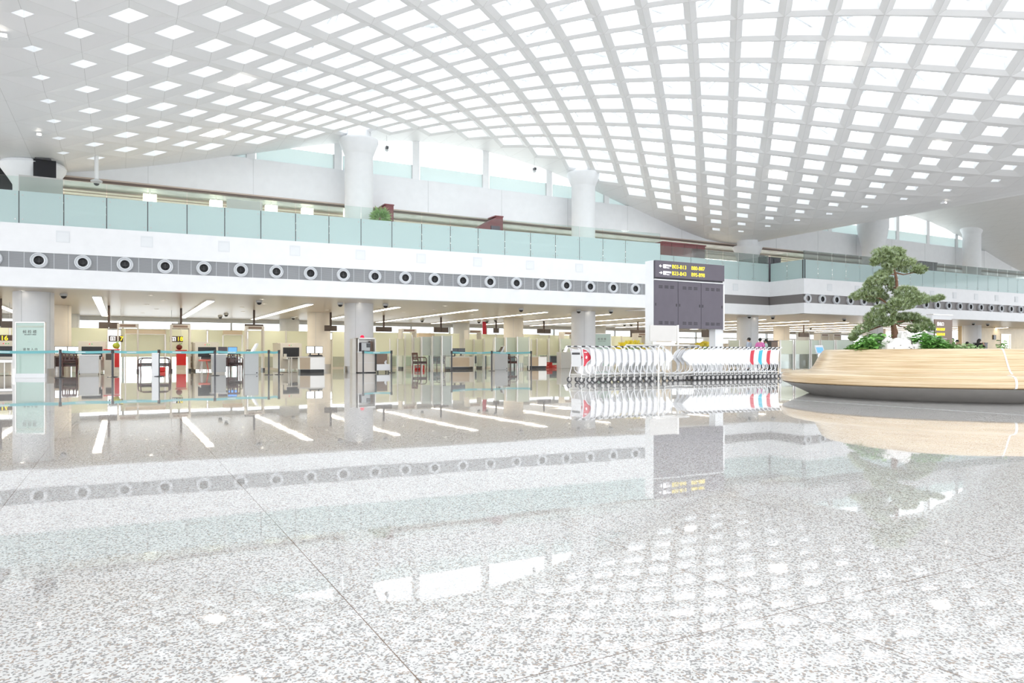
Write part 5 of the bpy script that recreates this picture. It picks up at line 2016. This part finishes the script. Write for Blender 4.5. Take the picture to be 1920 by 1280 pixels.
# small dark panel on the marble wall
x, z = on_v(1866, 632, 33.4)
t = thing('wall_panel', 'small dark screen on the yellow marble wall left of the glazed door', 'screen', (x, 33.48, z))
MB().slab(-.2, .2, -.05, 0, -.2, .2).build('casing', M['black'], t)
MB().slab(-.17, .17, -.056, -.05, -.17, .17).build('display', M['screen_off'], t)
# grey seat back beside the last person
x, y = pl(1849, 39.0)
t = thing('service_counter', 'dark grey counter end behind the seated travellers at the right', 'counter', (x, y, 0))
MB().slab(-.14, .14, 0, .6, 0, 1.42).build('body', M['slate'], t)
MB().slab(-.15, .15, -.02, .62, 1.42, 1.46).build('top', M['dark_grey'], t)
# small brown stall behind the trolleys
x0, z1 = on_v(1445, 637.5, 29.0)
x1, _ = on_v(1460, 637.5, 29.0)
t = thing('information_desk', 'brown topped service desk behind the right end of the trolleys', 'desk', (x0, 29.0, 0))
MB().slab(0, x1 - x0, 0, .6, z1 - .06, z1).build('top', M['brown_panel'], t)
MB().slab(.04, x1 - x0 - .04, .04, .56, 0, z1 - .06).build('body', M['dark_grey'], t)
MB().slab(.1, x1 - x0 - .1, .02, .04, z1 - .4, z1 - .1).build('panel', M['brown_panel'], t)

# ================================================================ PEOPLE
def skin_mesh(name, joints, edges, root, mats, parent, levels=1):
    """joints: {key: (x, y, z, radius)}; grown with the Skin modifier, then made into a plain mesh"""
    keys = list(joints)
    me = bpy.data.meshes.new(name)
    me.from_pydata([joints[k][:3] for k in keys], [(keys.index(a), keys.index(b)) for a, b in edges], [])
    o = bpy.data.objects.new(name, me)
    COL.objects.link(o)
    m = o.modifiers.new('skin', 'SKIN')
    m.use_smooth_shade = True
    for i, k in enumerate(keys):
        sv = me.skin_vertices[0].data[i]
        r = joints[k][3]
        sv.radius = r if isinstance(r, tuple) else (r, r)
        sv.use_root = (k == root)
    sb = o.modifiers.new('subdivision', 'SUBSURF')
    sb.levels = sb.render_levels = levels
    dg = bpy.context.evaluated_depsgraph_get()
    me2 = bpy.data.meshes.new_from_object(o.evaluated_get(dg))
    me2.name = name
    o.modifiers.clear()
    o.data = me2
    me2.materials.clear()
    me2.materials.append(mats)
    for p in me2.polygons:
        p.use_smooth = True
    o.parent = parent
    return o


def person(x, y, rz, label, top, legs, h=1.68, lean=0.0, arm='down', long_hair=False, look=0.0):
    """standing figure, facing its own -y"""
    t = thing('person', label, 'person', (x, y, 0), rz)
    s = h / 1.72
    ly = lambda z: -lean * max(0, z - .9)

    def J(x_, y_, z_, r_):
        r2 = tuple(q * s for q in r_) if isinstance(r_, tuple) else r_ * s
        return (x_ * s, (y_ + ly(z_)) * s, z_ * s, r2)
    j = {'pel': J(0, 0, .95, (.15, .11)), 'waist': J(0, 0, 1.10, (.13, .10)), 'chest': J(0, .005, 1.30, (.155, .11)), 'neckb': J(0, .01, 1.45, .075),
         'neck': J(0, .0, 1.51, .052), 'head': J(0, -.01, 1.60, (.072, .088)), 'crown': J(0, .0, 1.68, (.055, .07))}
    e = [('pel', 'waist'), ('waist', 'chest'), ('chest', 'neckb'), ('neckb', 'neck'), ('neck', 'head'), ('head', 'crown')]
    for n, sx in (('l', 1), ('r', -1)):
        if arm == 'down':
            el, wr, ha = (.235, .02, 1.14), (.245, -.06, .90), (.24, -.09, .80)
        elif arm == 'fore':
            el, wr, ha = (.225, .02, 1.15), (.18, -.22, 1.12), (.14, -.31, 1.14)
        else:
            el, wr, ha = (.23, -.10, 1.17), (.12, -.24, 1.35), (.07, -.22, 1.47)
        j.update({'sh' + n: J(sx * .175, .01, 1.40, .065), 'el' + n: J(sx * el[0], el[1], el[2], .045), 'wr' + n: J(sx * wr[0], wr[1], wr[2], .030), 'pa' + n: J(sx * ha[0], ha[1], ha[2], (.040, .018)),
                  'hip' + n: J(sx * .085, 0, .88, .095), 'kn' + n: J(sx * .10, -.01, .50, .062), 'an' + n: J(sx * .105, .02, .09, .042), 'to' + n: J(sx * .12, -.14, .035, (.045, .03))})
        e += [('neckb', 'sh' + n), ('sh' + n, 'el' + n), ('el' + n, 'wr' + n), ('wr' + n, 'pa' + n), ('pel', 'hip' + n), ('hip' + n, 'kn' + n), ('kn' + n, 'an' + n), ('an' + n, 'to' + n)]
        P = Vector(j['pa' + n][:3])
        D = (P - Vector(j['wr' + n][:3])).normalized()
        S_ = D.cross(Vector((sx, 0, 0))).normalized()
        for f in range(4):
            b_ = P + S_ * (.027 * (f - 1.5)) * s
            L = (.062, .075, .07, .055)[f] * s
            m_ = b_ + D * L * .55
            c_ = m_ + D * L * .4 + Vector((-sx * .02, -.008, 0)) * s
            j['fa%d%s' % (f, n)] = (*m_, .009 * s)
            j['fb%d%s' % (f, n)] = (*c_, .0075 * s)
            e += [('pa' + n, 'fa%d%s' % (f, n)), ('fa%d%s' % (f, n), 'fb%d%s' % (f, n))]
        W = Vector(j['wr' + n][:3])
        th = (P * .6 + W * .4) - S_ * .05 * s
        j['th' + n] = (*th, .010 * s)
        j['tt' + n] = (*(th + D * .04 * s - S_ * .01 * s), .008 * s)
        e += [('pa' + n, 'th' + n), ('th' + n, 'tt' + n)]
    skin_mesh('body', j, e, 'pel', M['skin'], t, 2)
    # face: nose, eyes, mouth, ears
    hd = Vector(j['head'][:3])
    fc = MB()
    fc.ball((hd.x, hd.y - .098 * s, hd.z - .008 * s), .014 * s, 8, 6, (.8, 1.2, 1.3))
    for sx in (-1, 1):
        fc.ball((hd.x + sx * .078 * s, hd.y + .01 * s, hd.z), .022 * s, 8, 6, (.4, .8, 1.3))
    fc.build('nose_and_ears', M['skin'], t, smooth=True)
    ey = MB()
    for sx in (-1, 1):
        ey.ball((hd.x + sx * .03 * s, hd.y - .082 * s, hd.z + .018 * s), .010 * s, 8, 6)
    ey.build('eyes', M['hair'], t, smooth=True)
    MB().box(hd.x, hd.y - .086 * s, hd.z - .046 * s, .04 * s, .01, .008).build('mouth', M['plum'], t)
    hr = MB()
    hr.ball((hd.x, hd.y + .022 * s, hd.z + .035 * s), .098 * s, 16, 12, (.88, 1.0, .98))
    if long_hair:
        hr.tube([(hd.x, hd.y + .07 * s, hd.z + .03 * s), (hd.x, hd.y + .09 * s, hd.z - .1 * s), (hd.x, hd.y + .10 * s, hd.z - .26 * s)], [.08 * s, .075 * s, .03 * s], 10)
    hr.build('hair', M['hair'], t, smooth=True)

    def grow(k, g):
        q = j[k]
        r = q[3]
        return (*q[:3], tuple(a + g for a in r) if isinstance(r, tuple) else r + g)
    ks = ['pel', 'waist', 'chest', 'neckb'] + [a + n for n in 'lr' for a in ('sh', 'el', 'wr')]
    tj = {k: grow(k, .014) for k in ks}
    te = [q for q in e if q[0] in tj and q[1] in tj]
    skin_mesh('jacket', tj, te, 'pel', M[top], t, 2)
    ks = ['pel'] + [a + n for n in 'lr' for a in ('hip', 'kn', 'an')]
    lj = {k: grow(k, .012) for k in ks}
    lj['pel'] = (*j['pel'][:3], (.145 * s, .115 * s))
    skin_mesh('trousers', lj, [q for q in e if q[0] in lj and q[1] in lj], 'pel', M[legs], t, 2)
    sh = MB()
    for n in 'lr':
        a, b = j['an' + n], j['to' + n]
        sh.box((a[0] + b[0]) / 2, (a[1] + b[1]) / 2, .035, .10 * s, .27 * s, .07, 0, top=.85)
    sh.build('shoes', M['black'], t, bevel=.015)
    return t


for px, dd, rz, lab, top, legs, h, lean, arm, lh in (
        (1787, 38.0, -2.2, 'person in a dark navy coat at the pylon edge, seen from behind', 'navy', 'black_cloth', 1.68, .05, 'fore', False),
        (1797, 37.0, -1.9, 'person with taupe scarf and plum jacket beside the one in navy', 'taupe', 'plum', 1.58, .12, 'fore', False),
        (1813.5, 38.5, 1.2, 'short person in black between the pillar and the plants', 'black_cloth', 'navy', 1.50, .02, 'down', False),
        (1834, 36.0, 1.3, 'person with long dark hair and black coat beside the dark counter', 'black_cloth', 'black_cloth', 1.60, .12, 'up', True),
        (1425, 36.5, 2.0, 'person in a bright pink top behind the luggage trolleys', 'pink', 'navy', 1.66, .05, 'fore', False),
        (1436, 38.0, -2.4, 'person in a pale mint top right of the one in pink', 'pale_green_cloth', 'blue_grey', 1.62, .0, 'down', False),
        (1404, 37.5, -2.8, 'person in pale blue grey before the column behind the trolleys', 'blue_grey', 'blue_grey', 1.70, .0, 'down', False)):
    x, y = pl(px, dd)
    person(x, y, rz, lab, top, legs, h, lean, arm, lh)
